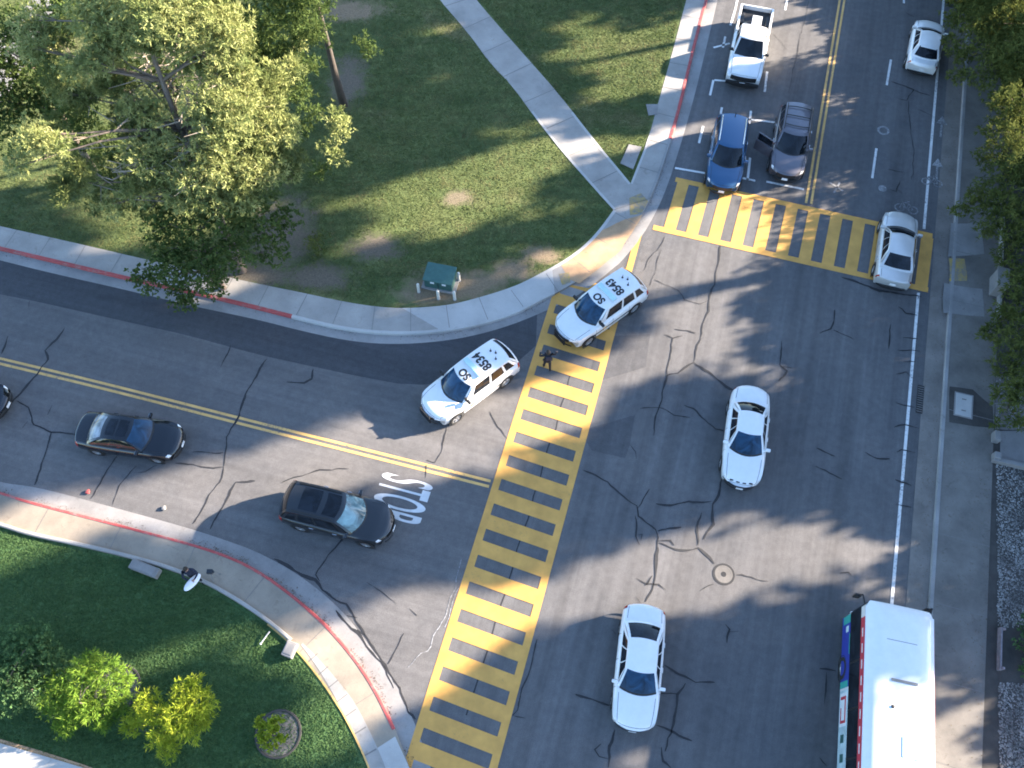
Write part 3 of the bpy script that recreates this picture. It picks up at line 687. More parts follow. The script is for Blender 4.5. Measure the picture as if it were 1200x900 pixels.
# gravel bed
px_poly('gravel_bed', [(1166, 548), (1260, 570), (1290, 1000), (1173, 1000), (1171, 900), (1169, 675)], .122, M['soil'])
px_poly('gravel_bed', [(1167, 440), (1205, 440), (1205, 505), (1166, 503)], .122, M['mulch'])
rng = random.Random(8); sv = []; sf = []
def stone(p, r):
    b = len(sv); q = [Vector((rng.gauss(0, 1), rng.gauss(0, 1), rng.gauss(0, 1))) for _ in range(1)]
    a = rng.random() * 6.28; ca, sa = math.cos(a), math.sin(a); rx, ry, rz = r * rng.uniform(.8, 1.4), r * rng.uniform(.7, 1.0), r * rng.uniform(.5, .8)
    for (x, y, z) in [(1, 0, 0), (.3, 1, .1), (-.8, .6, 0), (-.9, -.5, .1), (.2, -1, 0), (.35, .3, 1), (-.3, -.2, 1.05)]:
        x *= rx; y *= ry; sv.append(Vector((p.x + x * ca - y * sa, p.y + x * sa + y * ca, p.z + z * rz)))
    sf.extend([(b, b + 1, b + 5), (b + 1, b + 2, b + 6, b + 5), (b + 2, b + 3, b + 6), (b + 3, b + 4, b + 6), (b + 4, b, b + 5, b + 6)])
for _ in range(7500):
    px = rng.uniform(1166, 1215); py = rng.uniform(545, 915) if rng.random() < .9 else rng.uniform(440, 503)
    if px < 1167 + (py - 500) * .011 or (735 < py < 800 and px < 1215): continue
    stone(G(px, py, .125), rng.uniform(.018, .045) * (1.7 if rng.random() < .05 else 1))
o = link_mesh('gravel', sv, sf, M['stone']); tag(o, 'loose grey and white stones of the gravel bed', kind='stuff')
# litter on the street: small bits
for px, py, cl_, lab, mt_ in [(104, 577, (.3, .22, .12), 'small red and grey litter scrap near the kerb', 'red'), (193, 596, (.3, .12, .1), 'small pale litter scrap on the side street', 'concrete_grey')]:
    c = G(px, py); bm = bmesh.new(); bmesh.ops.create_icosphere(bm, subdivisions=2, radius=.10)
    for v in bm.verts: v.co *= 1 + .5 * mnoise.noise(v.co * 14); v.co.z = v.co.z * .5 + .07
    mb = MB(); mb.bm(bm); o = mb.build('litter', M[mt_]); o.location = (c.x, c.y, .01); tag(o, lab, 'litter')

# leaf litter gathered along the kerbs
M['litter_leaf'] = leaf_mat('dry_leaves', (.11, .085, .06), (.18, .14, .095), (.08, .065, .05), 0)
rng = random.Random(21); lv = []; lf = []
def litter_leaf(p, z):
    a = rng.random() * 6.28; l, w = rng.uniform(.018, .04), rng.uniform(.01, .02); c_, s_ = math.cos(a), math.sin(a); b0 = len(lv)
    for x, y, h in ((l, 0, .004), (0, w, .012), (-l, 0, .004), (0, -w, .009)): lv.append(Vector((p.x + x * c_ - y * s_, p.y + x * s_ + y * c_, z + h)))
    lf.append((b0, b0 + 1, b0 + 2, b0 + 3))
for line, sgn, n_ in ((sc_, 1, 1300), (nc, -1, 900)):
    for _ in range(n_):
        i = rng.randrange(1, len(line) - 1); d_ = abs(rng.gauss(0, .12)) + .035
        if mnoise.noise(line[i] * .55) < -.05: continue
        litter_leaf(line[i] + side(line, i) * sgn * d_ + (line[i + 1] - line[i]) * rng.random(), .016)
for _ in range(900):
    s_ = rng.uniform(-6, 45); d_ = abs(rng.gauss(0, .35)) + .04
    litter_leaf(RD(s_, t_curb + d_), .016) if rng.random() < .45 else litter_leaf(RD(s_, t_back + abs(rng.gauss(0, .5))), .14)
o = link_mesh('fallen_leaves', lv, lf, M['litter_leaf']); tag(o, 'dry brown leaves lying along the kerbs and the right sidewalk', kind='stuff')
# ------------------------------------------------------------------ vehicles
def interp(tab, x):
    if x <= tab[0][0]: return tab[0][1]
    for (a, va), (b, vb) in zip(tab, tab[1:]):
        if x <= b:
            t = (x - a) / (b - a); t = t * t * (3 - 2 * t) * .5 + t * .5
            return va + (vb - va) * t
    return tab[-1][1]
class Body:
    def __init__(s, sp): s.p = sp; s.L, s.W = sp['L'], sp['W']
    def hw(s, xi):
        f = s.p.get('taper_f', .13) if xi > 0 else s.p.get('taper_r', .09)
        return s.W / 2 * (1 - f * abs(xi) ** 3.2)
    def cs(s, xi):
        zt = interp(s.p['top'], xi * s.L / 2); w = s.hw(xi); zs = s.p['shoulder']
        e = abs(xi); zb = .22 + (.10 * max(0, (e - .85) / .15))
        cr = s.p.get('crown', .035)
        zs = min(zs, zt - .05)
        pts = [(0, zt), (.3, zt - cr * .12), (.58, zt - cr * .55), (.78, zt - cr * 1.3), (.89, zt - cr * 1.3 - (zt - zs) * .25), (.965, zs + .01), (1.0, zs - .09), (1.0, zs * .62), (.985, .42), (.97, .30), (.90, zb)]
        return [(u * w, z) for u, z in pts]
    def pos(s, xi, y, w):
        u = min(1.0, abs(y) / max(w, .01)); bow = s.p.get('bow_f', .32) if xi > 0 else s.p.get('bow_r', .2)
        return xi * s.L / 2 - math.copysign(abs(xi) ** 5 * bow * u ** 2.6, xi)
    def ring(s, xi):
        h = s.cs(xi); w = s.hw(xi); full = [(-y, z) for y, z in h[::-1]] + h[1:]
        return [Vector((s.pos(xi, y, w), y, z)) for y, z in full]
    def at(s, xi, k):                                  # k: index along half section (float), sign = side
        h = s.cs(xi); sg = 1 if k >= 0 else -1; k = abs(k); i = min(int(k), len(h) - 2); t = k - i
        y = (h[i][0] * (1 - t) + h[i + 1][0] * t) * sg; z = h[i][1] * (1 - t) + h[i + 1][1] * t
        return Vector((s.pos(xi, y, s.hw(xi)), y, z))
    def normal(s, xi, k):
        e = .01; a = s.at(min(1, xi + e), k) - s.at(xi - e, k); b = s.at(xi, k + .05) - s.at(xi, k - .05)
        n = b.cross(a)
        if n.length < 1e-9: return Vector((0, 0, 1))
        n.normalize(); c = s.at(xi, k) - Vector((s.at(xi, k).x * .9, 0, .5))
        return n if n.dot(c) > 0 else -n
    def panel(s, x0, x1, k0, k1, off=.006, nx=6, nk=5):
        return [[s.at(a, b) + s.normal(a, b) * off for b in np.linspace(k0, k1, nk)] for a in np.linspace(x0, x1, nx)]
    def front(s, y, z, sg=1, off=.01):
        w = s.hw(1.0); u = min(1, abs(y) / w); bow = s.p.get('bow_f', .32) if sg > 0 else s.p.get('bow_r', .2)
        return Vector((sg * (s.L / 2 - bow * u ** 2.6 + off), y, z))
    def build(s, root, mat):
        xs = [-1, -.995, -.975, -.94, -.88] + list(np.linspace(-.8, .8, 25)) + [.86, .91, .95, .975, .992, 1]
        mb = MB(); rows = []
        for xi in xs: rows.append(s.ring(xi))
        for e, idx in ((0, 0), (1, -1)):
            r = rows[idx]; c = Vector((sum(p.x for p in r) / len(r), 0, .55))
            for p in r: p.z = .55 + (p.z - .55) * .82; 
        mb.grid(rows)
        n = len(rows[0])
        mb.add(rows[0], [tuple(range(n))]); mb.add(rows[-1], [tuple(range(n))[::-1]])
        o = mb.build('body', mat, root, True)
        mod = o.modifiers.new('soft', 'EDGE_SPLIT'); mod.split_angle = R(38)
        return o
def bil(a, b, c, d, u, v):                             # a,b bottom (u), d,c top
    return (a * (1 - u) + b * u) * (1 - v) + (d * (1 - u) + c * u) * v
class Cabin:
    def __init__(s, sp): s.p = sp['cabin']
    def bot(s, w, u):                                  # base edge of windscreen/rear glass, u -1..1
        p = s.p; x = p['xwb'] - p.get('bowf', .22) * u * u if w else p['xrb'] + p.get('bowr', .12) * u * u
        return Vector((x, u * p['wb'], (p['zwb'] if w else p['zrb']) - .02 * u * u))
    def top(s, w, u):
        p = s.p; x = p['xrf'] - p.get('bowf2', .10) * u * u if w else p['xrr'] + p.get('bowr2', .06) * u * u
        return Vector((x, u * p['wr'], (p['zrf'] if w else p['zrr']) - p.get('crown', .045) * u * u))
    def end(s, w, u, v):
        p = s.bot(w, u).lerp(s.top(w, u), v); bl = .035 * 4 * v * (1 - v)
        p.x += bl * (.5 if w else -.5); p.z += bl; return p
    def roof(s, u, v):
        p = s.top(False, u).lerp(s.top(True, u), v); p.z += s.p.get('arch', .05) * 4 * v * (1 - v); return p
    def sidep(s, sg, t, v):                            # t 0 rear..1 front along the side, v 0 belt..1 roof
        a, b = s.bot(False, sg), s.bot(True, sg); c, d = s.top(True, sg), s.top(False, sg)
        p = bil(a, b, c, d, t, v); bl = 4 * v * (1 - v) * .02; p.y += sg * bl
        p.z += v * s.p.get('arch', .05) * 4 * t * (1 - t); return p
    def build(s, root, mat, glassm, rearm, sidem, wins, backglass=True):
        mb = MB(); U = np.linspace(-1, 1, 11); V = np.linspace(0, 1, 7); T = np.linspace(0, 1, 13)
        for w in (True, False): mb.grid([[s.end(w, u, v) for u in U] for v in V])
        mb.grid([[s.roof(u, v) for u in U] for v in T])
        for sg in (-1, 1): mb.grid([[s.sidep(sg, t, v) for t in T] for v in V])
        o = mb.build('cabin', mat, root, True); m = o.modifiers.new('soft', 'EDGE_SPLIT'); m.split_angle = R(32)
        def panel(name, fn, mt, off):
            mb = MB(); rows = fn()
            cen = Vector((s.p['xrr'] * .5 + s.p['xrf'] * .5, 0, s.p['zwb'] - .3))
            out = []
            for i, r in enumerate(rows):
                rr = []
                for j, q in enumerate(r):
                    a = rows[min(i + 1, len(rows) - 1)][j] - rows[max(i - 1, 0)][j]; b = r[min(j + 1, len(r) - 1)] - r[max(j - 1, 0)]
                    n = a.cross(b).normalized()
                    if n.dot(q - cen) < 0: n = -n
                    rr.append(q + n * off)
                out.append(rr)
            mb.grid(out); return mb.build(name, mt, root, True)
        panel('windshield', lambda: [[s.end(True, u * (1 - .02 * v), v) for u in np.linspace(-.90, .90, 11)] for v in np.linspace(.03, .95, 7)], glassm, .008)
        if backglass: panel('rear_window', lambda: [[s.end(False, u, v) for u in np.linspace(-.84, .84, 11)] for v in np.linspace(.14, .93, 7)], rearm, .008)
        for sg in (-1, 1):
            for (t0, t1, u0, u1) in wins:              # bottom t0..t1, top u0..u1
                panel('side_window', lambda: [[s.sidep(sg, (t0 + (t1 - t0) * k) * (1 - v) + (u0 + (u1 - u0) * k) * v, v) for k in np.linspace(0, 1, 7)] for v in np.linspace(.10, .88, 5)], sidem, .006)
def wheel(root, x, y, r=.33, w=.21):
    sg = 1 if y > 0 else -1
    mb = MB(); mb.lathe([(r * .62, -w / 2), (r * .93, -w / 2), (r, -w / 2 + .035), (r, w / 2 - .035), (r * .93, w / 2), (r * .62, w / 2), (r * .62, -w / 2)], (x, y, r), 24, 'Y')
    t = mb.build('wheel', M['tyre'], root, True)
    mb = MB(); h = sg * w * .42
    mb.lathe([(r * .63, h), (r * .58, h - sg * .02), (r * .50, h - sg * .03), (r * .18, h), (0, h + sg * .01)], (x, y, r), 20, 'Y')
    for k in range(5):
        a = 2 * math.pi * k / 5 + .3; mb.box((x + math.cos(a) * r * .36, y + h - sg * .005, r + math.sin(a) * r * .36), (r * .5, .03, r * .13), rot=Matrix.Rotation(-a, 4, 'Y'))
    mb.build('rim', M['rim'], t)
    mb = MB(); mb.lathe([(r * 1.16, 0), (r * 1.02, .003 * sg)], (x, y + sg * (w / 2 - .008), r), 24, 'Y'); mb.build('wheel_arch', M['black'], root)
def slab(root, name, rows, mat): 
    mb = MB(); mb.grid(rows); return mb.build(name, mat, root, True)
def make_vehicle(name, label, cat, spec, pos, heading, paint, gl='glass', rear='glass', sidem='glass', group=None, trim='black', **k):
    t = thing(name, label, cat, (pos.x, pos.y, 0.002), heading, group)
    B = Body(spec); B.build(t, M[paint])
    C = Cabin(spec); C.build(t, M[k.get('roof', paint)], M[gl], M[rear], M[sidem], spec['wins'], k.get('backglass', True))
    c = spec['cabin']; L, W = spec['L'], spec['W']; x1 = L / 2
    wr = spec.get('wr', .335)
    for x in spec['axles']:
        for sg in (-1, 1): wheel(t, x, sg * (W / 2 - .105), wr, .22)
    # lamps
    for sg in (-1, 1):
        slab(t, 'headlight', [[p for p in r] for r in B.panel(spec.get('hl0', .90), .992, sg * 3.55, sg * 5.5, .008)], M[k.get('headlamp', 'lamp')])
        slab(t, 'taillight', B.panel(-.992, spec.get('tl0', -.93), sg * 3.7, sg * 6.2, .008), M['lamp_red'])
    # grille, bumper intake, plates
    zg = spec.get('grille', (.52, .66)); yg = spec.get('grille_w', .55)
    slab(t, 'grille', [[B.front(y, z, 1, .012) for y in np.linspace(-yg, yg, 9)] for z in zg], M['black'])
    slab(t, 'bumper_intake', [[B.front(y, z, 1, .012) for y in np.linspace(-yg * 1.25, yg * 1.25, 9)] for z in (.30, .42)], M['black'])
    slab(t, 'bumper_intake', [[B.front(y, z, -1, .010) for y in np.linspace(-.7, .7, 9)] for z in (.30, .40)], M['black'])
    mb = MB(); mb.box((L / 2 + .02, 0, spec.get('plate_z', .46)), (.015, .30, .15)); mb.build('number_plate', M['plate'], t)
    mb = MB(); mb.box((-L / 2 - .015, 0, .72 if not spec.get('suv') else .85), (.015, .30, .15)); mb.build('number_plate', M['plate'], t)
    # shut lines: bonnet, boot, doors
    hx = (c['xwb'] + .02) / x1
    def seam(nm, rows):
        mb = MB(); mb.grid(rows); mb.build(nm, M['black'], t, recalc=False)
    for sg in (-1, 1):
        seam('bonnet_seam', [[B.at(a, sg * 3.1) + Vector((0, .008 * o, .005)) for o in (-1, 1)] for a in np.linspace(hx, .955, 12)])
        for x in spec['doors']:
            seam('door_seam', [[B.at(x / x1, kk * sg) + Vector((.009 * o, sg * .004, .002)) for o in (-1, 1)] for kk in np.linspace(4.6, 9, 8)])
        if not spec.get('suv') and not spec.get('pickup'):
            seam('boot_seam', [[B.at(a, sg * 3.0) + Vector((0, .008 * o, .005)) for o in (-1, 1)] for a in np.linspace(-.96, (c['xrb'] - .05) / x1, 8)])
    seam('bonnet_seam', [[B.at(.957, kk) + Vector((.008 * o, 0, .005)) for o in (-1, 1)] for kk in np.linspace(-3.1, 3.1, 13)])
    # wiper cowl
    slab(t, 'cowl', [[C.end(True, u, v) + Vector((.035 if v < .01 else .0, 0, .010)) for u in np.linspace(-.9, .9, 9)] for v in (0.0, .055)], M['black'])
    for sg in (-1, 1):
        a = C.end(True, sg, .16); mb = MB(); mb.box((a.x - .02, sg * (c['wb'] + .13), a.z + .03), (.13, .24, .15), bev=.045); mb.box((a.x, sg * (c['wb'] + .01), a.z - .02), (.08, .12, .05), bev=.015)
        mo = mb.build('mirror', M[k.get('mirror', paint)], t)
        mb = MB(); mb.box((a.x - .088, sg * (c['wb'] + .14), a.z + .03), (.008, .19, .11)); mb.build('mirror_glass', M['glass_pale'], mo)
        for x in spec['handles']:
            q = B.at(x / x1, sg * 5.6); mb = MB(); mb.box((q.x, q.y + sg * .015, q.z), (.2, .03, .03), bev=.008); mb.build('door_handle', M[k.get('handle', 'chrome' if paint not in ('white', 'carblack') else paint)], t)
    return t, B, C
SEDAN = dict(L=4.85, W=1.84, shoulder=.80, axles=(1.42, -1.40), wr=.33,
    top=[(-2.42, .90), (-2.3, .99), (-1.75, 1.02), (-1.2, 1.0), (.6, .97), (1.0, .965), (1.7, .90), (2.2, .79), (2.42, .66)],
    cabin=dict(xwb=1.12, xrf=.32, xrr=-.92, xrb=-1.72, wb=.80, wr=.58, zwb=.95, zrb=1.0, zrf=1.41, zrr=1.38, arch=.05),
    wins=[(.12, .36, .14, .40), (.39, .64, .43, .74), (.66, .93, .77, .96)], doors=(.95, -.12, -1.12), handles=(.02, -.95))
SEDAN_B = dict(SEDAN, L=4.98, W=1.88, taper_f=.16, taper_r=.13, bow_f=.42, bow_r=.30,
    top=[(-2.49, .86), (-2.3, 1.0), (-1.8, 1.03), (-1.2, 1.0), (.6, .97), (1.0, .96), (1.7, .89), (2.2, .78), (2.49, .62)],
    cabin=dict(xwb=1.10, xrf=.22, xrr=-.86, xrb=-1.60, wb=.80, wr=.55, zwb=.94, zrb=1.0, zrf=1.43, zrr=1.40, arch=.05, bowf=.30, bowr=.2))
HATCH = dict(SEDAN, L=4.35, W=1.80, taper_r=.12, bow_r=.30, axles=(1.30, -1.28),
    top=[(-2.17, .92), (-2.05, 1.02), (-1.5, 1.02), (.6, .97), (1.0, .95), (1.6, .88), (2.0, .76), (2.17, .62)],
    cabin=dict(xwb=1.10, xrf=.25, xrr=-1.02, xrb=-1.72, wb=.78, wr=.56, zwb=.94, zrb=1.0, zrf=1.42, zrr=1.38, arch=.05, bowr=.2))
SUV = dict(L=5.0, W=1.98, shoulder=.95, axles=(1.50, -1.46), wr=.38, suv=True, taper_f=.15, taper_r=.07, bow_f=.44, bow_r=.16, grille=(.62, .84), plate_z=.55, grille_w=.5,
    top=[(-2.5, 1.0), (-2.4, 1.12), (-1.2, 1.12), (.6, 1.10), (1.05, 1.09), (1.8, 1.04), (2.25, .95), (2.5, .80)],
    cabin=dict(xwb=1.30, xrf=.42, xrr=-2.00, xrb=-2.40, wb=.86, wr=.69, zwb=1.06, zrb=1.1, zrf=1.72, zrr=1.68, arch=.07, bowf=.42, bowf2=.20, bowr=.12, bowr2=.10, crown=.06),
    wins=[(.06, .22, .07, .20), (.26, .50, .25, .52), (.54, .86, .56, .93)], doors=(1.08, .02, -1.05), handles=(.2, -.85))
SUV_TALL = dict(SUV, L=4.90, W=1.92, cabin=dict(SUV['cabin'], xwb=1.26, xrf=.40, wr=.70, zrf=1.74, zrr=1.70))
PICKUP = dict(SUV, taper_f=.07, L=5.85, W=2.02, pickup=True, axles=(1.85, -1.72), wr=.40, shoulder=1.02, bow_f=.16, bow_r=.05, taper_r=.02, grille=(.70, 1.0), grille_w=.72, plate_z=.55,
    top=[(-2.92, .80), (-2.88, .86), (-.72, .86), (-.62, 1.14), (.6, 1.16), (1.3, 1.16), (2.2, 1.12), (2.7, 1.06), (2.92, .92)],
    cabin=dict(xwb=1.45, xrf=.72, xrr=-.48, xrb=-.62, wb=.88, wr=.70, zwb=1.12, zrb=1.12, zrf=1.80, zrr=1.78, arch=.05, bowf=.2, bowr=.02, bowr2=.02),
    wins=[(.08, .34, .08, .34), (.40, .86, .40, .88)], doors=(1.2, .1, -.6), handles=(.3, -.4))
def place(rp, zr, fp, zf):
    a, b = G(*rp, zr), G(*fp, zf); a.z = b.z = 0
    d = b - a; return (a + b) / 2, math.atan2(d.y, d.x)
# 1 pickup
p, h = place((888, 6), 1.05, (869, 100), .6)
t, B, C = make_vehicle('pickup_truck', 'white pickup truck with an open black bed at the top of the road', 'pickup truck', PICKUP, p, h, 'white', mirror='black', gl='glass')
for sg in (-1, 1):
    mb = MB(); mb.box((-1.78, sg * .92, .98), (2.22, .13, .36), bev=.03); mb.build('bed_side', M['white'], t)
mb = MB(); mb.box((-2.86, 0, .96), (.09, 1.72, .38), bev=.02); mb.build('tailgate', M['white'], t)
mb = MB(); mb.box((-1.78, 0, .872), (2.1, 1.70, .03)); mb.box((-.72, 0, 1.0), (.03, 1.70, .30))
for sg in (-1, 1): mb.box((-1.78, sg * .845, 1.0), (2.1, .02, .30)); mb.box((-1.8, sg * .74, .98), (.9, .2, .2), bev=.03)
mb.build('bed_liner', M['black'], t)
mb = MB(); mb.box((2.90, 0, .50), (.12, 1.86, .22), bev=.04); mb.build('front_bumper', M['black'], t)
q = t.matrix_basis @ Vector((-1.35, .10, .89)); bx = thing('storage_box', 'white lidded storage box lying in the bed of the white pickup', 'box', (q.x, q.y, .89), h)
mb = MB(); mb.box((0, 0, .2), (.95, .50, .40), bev=.03); mb.build('box_body', M['white'], bx); mb = MB(); mb.box((0, 0, .42), (1.0, .55, .06), bev=.02); mb.build('lid', M['white'], bx)
q = t.matrix_basis @ Vector((-1.2, -.5, .89)); bx = thing('tool_bag', 'small grey bag in the dark bed of the white pickup', 'bag', (q.x, q.y, .89), h)
mb = MB(); mb.box((0, 0, .12), (.42, .26, .24), bev=.08); mb.build('bag_body', M['grey'], bx); mb = MB(); mb.tube([(-.12, 0, .24), (-.08, 0, .33), (.08, 0, .33), (.12, 0, .24)], .018, 6); mb.build('strap', M['black'], bx)
# 2 blue SUV
def rails(t, C, mat='chrome', bars=0):
    c = C.p
    for sg in (-1, 1):
        pts = [C.roof(sg * .90, v) + Vector((0, 0, .05 if 0 < v < 1 else .0)) for v in np.linspace(.06, .94, 9)]
        mb = MB(); mb.tube(pts, .024, 6); mb.build('roof_rail', M[mat], t)
    for k in range(bars):
        v = .2 + .6 * k / max(1, bars - 1); pts = [C.roof(u * .9, v) + Vector((0, 0, .075)) for u in np.linspace(-1, 1, 7)]
        mb = MB(); mb.tube(pts, .026, 6); mb.build('cross_bar', M['black'], t)
p, h = place((861, 133), 1.3, (845, 225), .5)
t, B, C = make_vehicle('blue_suv', 'bright blue SUV with silver roof rails waiting at the upper crosswalk', 'SUV', SUV_TALL, p, h, 'blue', mirror='blue'); rails(t, C)
mb = MB(); mb.tube([C.roof(0, .12), C.roof(0, .06) + Vector((-.1, 0, .12))], .02, 5); mb.build('antenna', M['black'], t)
# 3 grey SUV with rack and open door
p, h = place((937, 119), 1.3, (919, 211), .5)
t, B, C = make_vehicle('grey_suv', 'grey SUV with black roof bars and its passenger door open, beside the yellow centre line', 'SUV', dict(SUV_TALL, L=4.95), p, h, 'taupe', mirror='taupe'); rails(t, C, 'black', 3)
db = MB(); a = R(62); hx, hy = 1.02, -.95
rot = Matrix.Translation((hx, hy, 0)) @ Matrix.Rotation(a, 4, 'Z')
db.box(rot @ Vector((-.52, -.02, .72)), (1.04, .09, .72), a, .03); do = db.build('open_door', M['taupe'], t)
db = MB(); db.box(rot @ Vector((-.55, .0, 1.30)), (.86, .035, .42), a, .01); db.build('door_window', M['glass'], do)
db = MB(); db.box(rot @ Vector((-.55, .0, 1.53)), (.9, .05, .05), a, .01); db.box(rot @ Vector((-1.0, .0, 1.3)), (.06, .05, .5), a, .01); db.build('window_frame', M['taupe'], do)
# 4 white hatch top right
p, h = place((1077, 92), .55, (1092, 16), .7)
t, B, C = make_vehicle('white_hatchback', 'white hatchback partly under the tree at the upper right, driving away', 'car', HATCH, p, h, 'white', gl='glass', mirror='white')
mb = MB(); mb.grid([[C.roof(u, 0) + Vector((.05 - .22 * k, 0, .03 - .02 * k)) for u in np.linspace(-.8, .8, 9)] for k in (0, 1)]); mb.build('spoiler', M['white'], t)
# 5 silver sedan on crosswalk
p, h = place((1044, 337), .5, (1057, 247), .75)
t, B, C = make_vehicle('silver_sedan', 'silver sedan crossing the right end of the upper crosswalk', 'car', dict(SEDAN, L=4.7), p, h, 'silver', mirror='silver')
# 6, 7 patrol SUVs
def patrol(label, rp, fp, num):
    p, h = place(rp, 1.05, fp, .55)
    t, B, C = make_vehicle('patrol_suv', label, 'police SUV', SUV, p, h, 'white', gl='glass_sky', group='white patrol SUVs parked at the corner', mirror='black', handle='white')
    c = C.p
    def rf(x, y): 
        v = (x - c['xrr']) / (c['xrf'] - c['xrr']); return C.roof(y / c['wr'], v)
    for body, x, size, bold in (('SO', .16, .52, .020), (num, -.86, .60, .022)):
        q = rf(x, 0); o = text_obj('roof_lettering', body, size, M['text'], (q.x, q.y, q.z + .006), -math.pi / 2, .84 if len(body) > 2 else .9, 1.0, t, bold)
        for vtx in o.data.vertices:
            wx, wy = q.x + vtx.co.y, -vtx.co.x; vtx.co.z = rf(wx, wy).z - q.z + .004
    q = rf(-.34, 0); mb = MB(); mb.box((q.x, 0, q.z + .045), (.26, 1.18, .075), bev=.03); lb = mb.build('light_bar', M['lightbar'], t)
    mb = MB(); mb.box((q.x, 0, q.z + .012), (.30, 1.1, .02)); mb.build('light_bar_base', M['white'], lb)
    for x, y in ((-1.42, .30), (-1.50, -.18), (-1.62, .05)):
        q = rf(x, y); mb = MB(); mb.lathe([(.055, 0), (.045, .03), (.02, .05), (.012, .22), (0, .22)], (q.x, q.y, q.z), 10); mb.build('antenna', M['black'], t)
    # push bumper and side stripe
    mb = MB()
    for y in (-.32, .32): mb.box((2.53, y, .62), (.07, .07, .62), bev=.015)
    for z in (.42, .62, .84): mb.box((2.56, 0, z), (.05, .78, .06), bev=.012)
    mb.build('push_bumper', M['black'], t)
    for sg in (-1, 1):
        slab(t, 'side_stripe', B.panel(-.55, .5, sg * 6.6, sg * 6.95, .006, 12, 3), M['text'])
        q = B.at(.22, sg * 6.3); mb = MB(); pts = []
        for k_ in range(10):
            r_ = .15 if k_ % 2 == 0 else .07; a_ = math.pi / 2 + k_ * math.pi / 5; pts.append(Vector((q.x + r_ * math.cos(a_), q.y + sg * .014, q.z - .08 + r_ * math.sin(a_))))
        mb.add(pts, [tuple(range(10))]); mb.build('door_star', M['yellow_thin'], t)
    for sg in (-1, 1):
        a_ = C.end(True, sg * .92, .3); mb = MB(); mb.lathe([(.07, 0), (.07, .1), (.05, .13), (0, .13)], (a_.x + .05, a_.y + sg * .1, a_.z), 10); mb.build('spot_lamp', M['black'], t)
    return t
patrol('white patrol SUV numbered 8534 standing on the side street short of the crosswalk', (594, 411), (503, 484), '8534')
patrol('white patrol SUV numbered 8543 standing across the end of the yellow crosswalk', (745, 327), (660, 393), '8543')
# 8 black sedan
p, h = place((98, 501), .85, (207, 519), .5); hh = h
t, B, C = make_vehicle('black_sedan', 'black sedan with a glass roof below the yellow lines, near the left edge', 'car', dict(SEDAN, L=4.75), p, h, 'carblack', gl='glass_sky', rear='glass_pale')
for v0, v1 in ((.12, .46), (.54, .90)):
    slab(t, 'sunroof', [[C.roof(u, v) + Vector((0, 0, .006)) for u in np.linspace(-.68, .68, 7)] for v in np.linspace(v0, v1, 5)], M['glass'])
# 9 dark SUV
p, h = place((333, 583), 1.1, (459, 618), .6)
t, B, C = make_vehicle('dark_suv', 'charcoal SUV with two black roof windows driving over the white STOP lettering', 'SUV', dict(SUV, L=4.95, W=1.95), p, h, 'grey', gl='glass_teal', mirror='grey')
for v0, v1 in ((.22, .58), (.68, .94)):
    slab(t, 'sunroof', [[C.roof(u, v) + Vector((0, 0, .006)) for u in np.linspace(-.72, .72, 7)] for v in np.linspace(v0, v1, 5)], M['glass'])
rails(t, C, 'black')
# 10, 11 white sedans
p, h = place((882, 457), .95, (867, 566), .45)
t, B, C = make_vehicle('white_sedan', 'white rounded sedan in the middle of the main road with a dark grille', 'car', SEDAN_B, p, h, 'white', gl='glass_sky')
for i in range(4):
    y = -.42 + i * .28; q = B.at(.93, 0); mb = MB(); mb.box((B.pos(.93, y, .9) , y, interp(SEDAN_B['top'], .93 * 2.49) + .002), (.07, .15, .012)); mb.build('bonnet_vent', M['black'], t)
p, h = place((757, 709), .95, (741, 856), .45)
t, B, C = make_vehicle('white_sedan', 'white angular sedan nearest the bottom of the main road', 'car', SEDAN, p, h, 'white', gl='glass_sky')
# 13 edge car
f = G(9, 474, .5); f.z = 0; p = f - Vector((math.cos(hh), math.sin(hh), 0)) * 2.42
make_vehicle('black_sedan', 'black car cut off by the left edge of the photo, only its nose showing', 'car', SEDAN, p, hh, 'carblack')
# ---- bus
fl, fr = G(1017, 700, 3.05), G(1097, 722, 3.05)
d = (fl - fr); d.z = 0; wdt = d.length; d.normalize(); fw = Vector((d.y, -d.x, 0)); hb = R(77.7)
fwd = Vector((math.cos(hb), math.sin(hb), 0)); mid = (fl + fr) / 2; mid.z = 0; BL, BW, BH = 12.0, 2.56, 3.1
pos = mid - fwd * (BL / 2 - .05)
t = thing('city_bus', 'white roofed city bus with red and blue side trim, at the lower right kerb', 'bus', (pos.x, pos.y, .002), hb)
bm = bmesh.new(); bmesh.ops.create_cube(bm, size=1)
for v in bm.verts: v.co = Vector((v.co.x * BL, v.co.y * BW, v.co.z * 2.55 + 1.275 + .32))
bmesh.ops.bevel(bm, geom=[e for e in bm.edges if abs((e.verts[0].co - e.verts[1].co).z) > 1], offset=.22, segments=4, affect='EDGES')
mb = MB(); mb.bm(bm); mb.build('body', M['buswhite'], t)
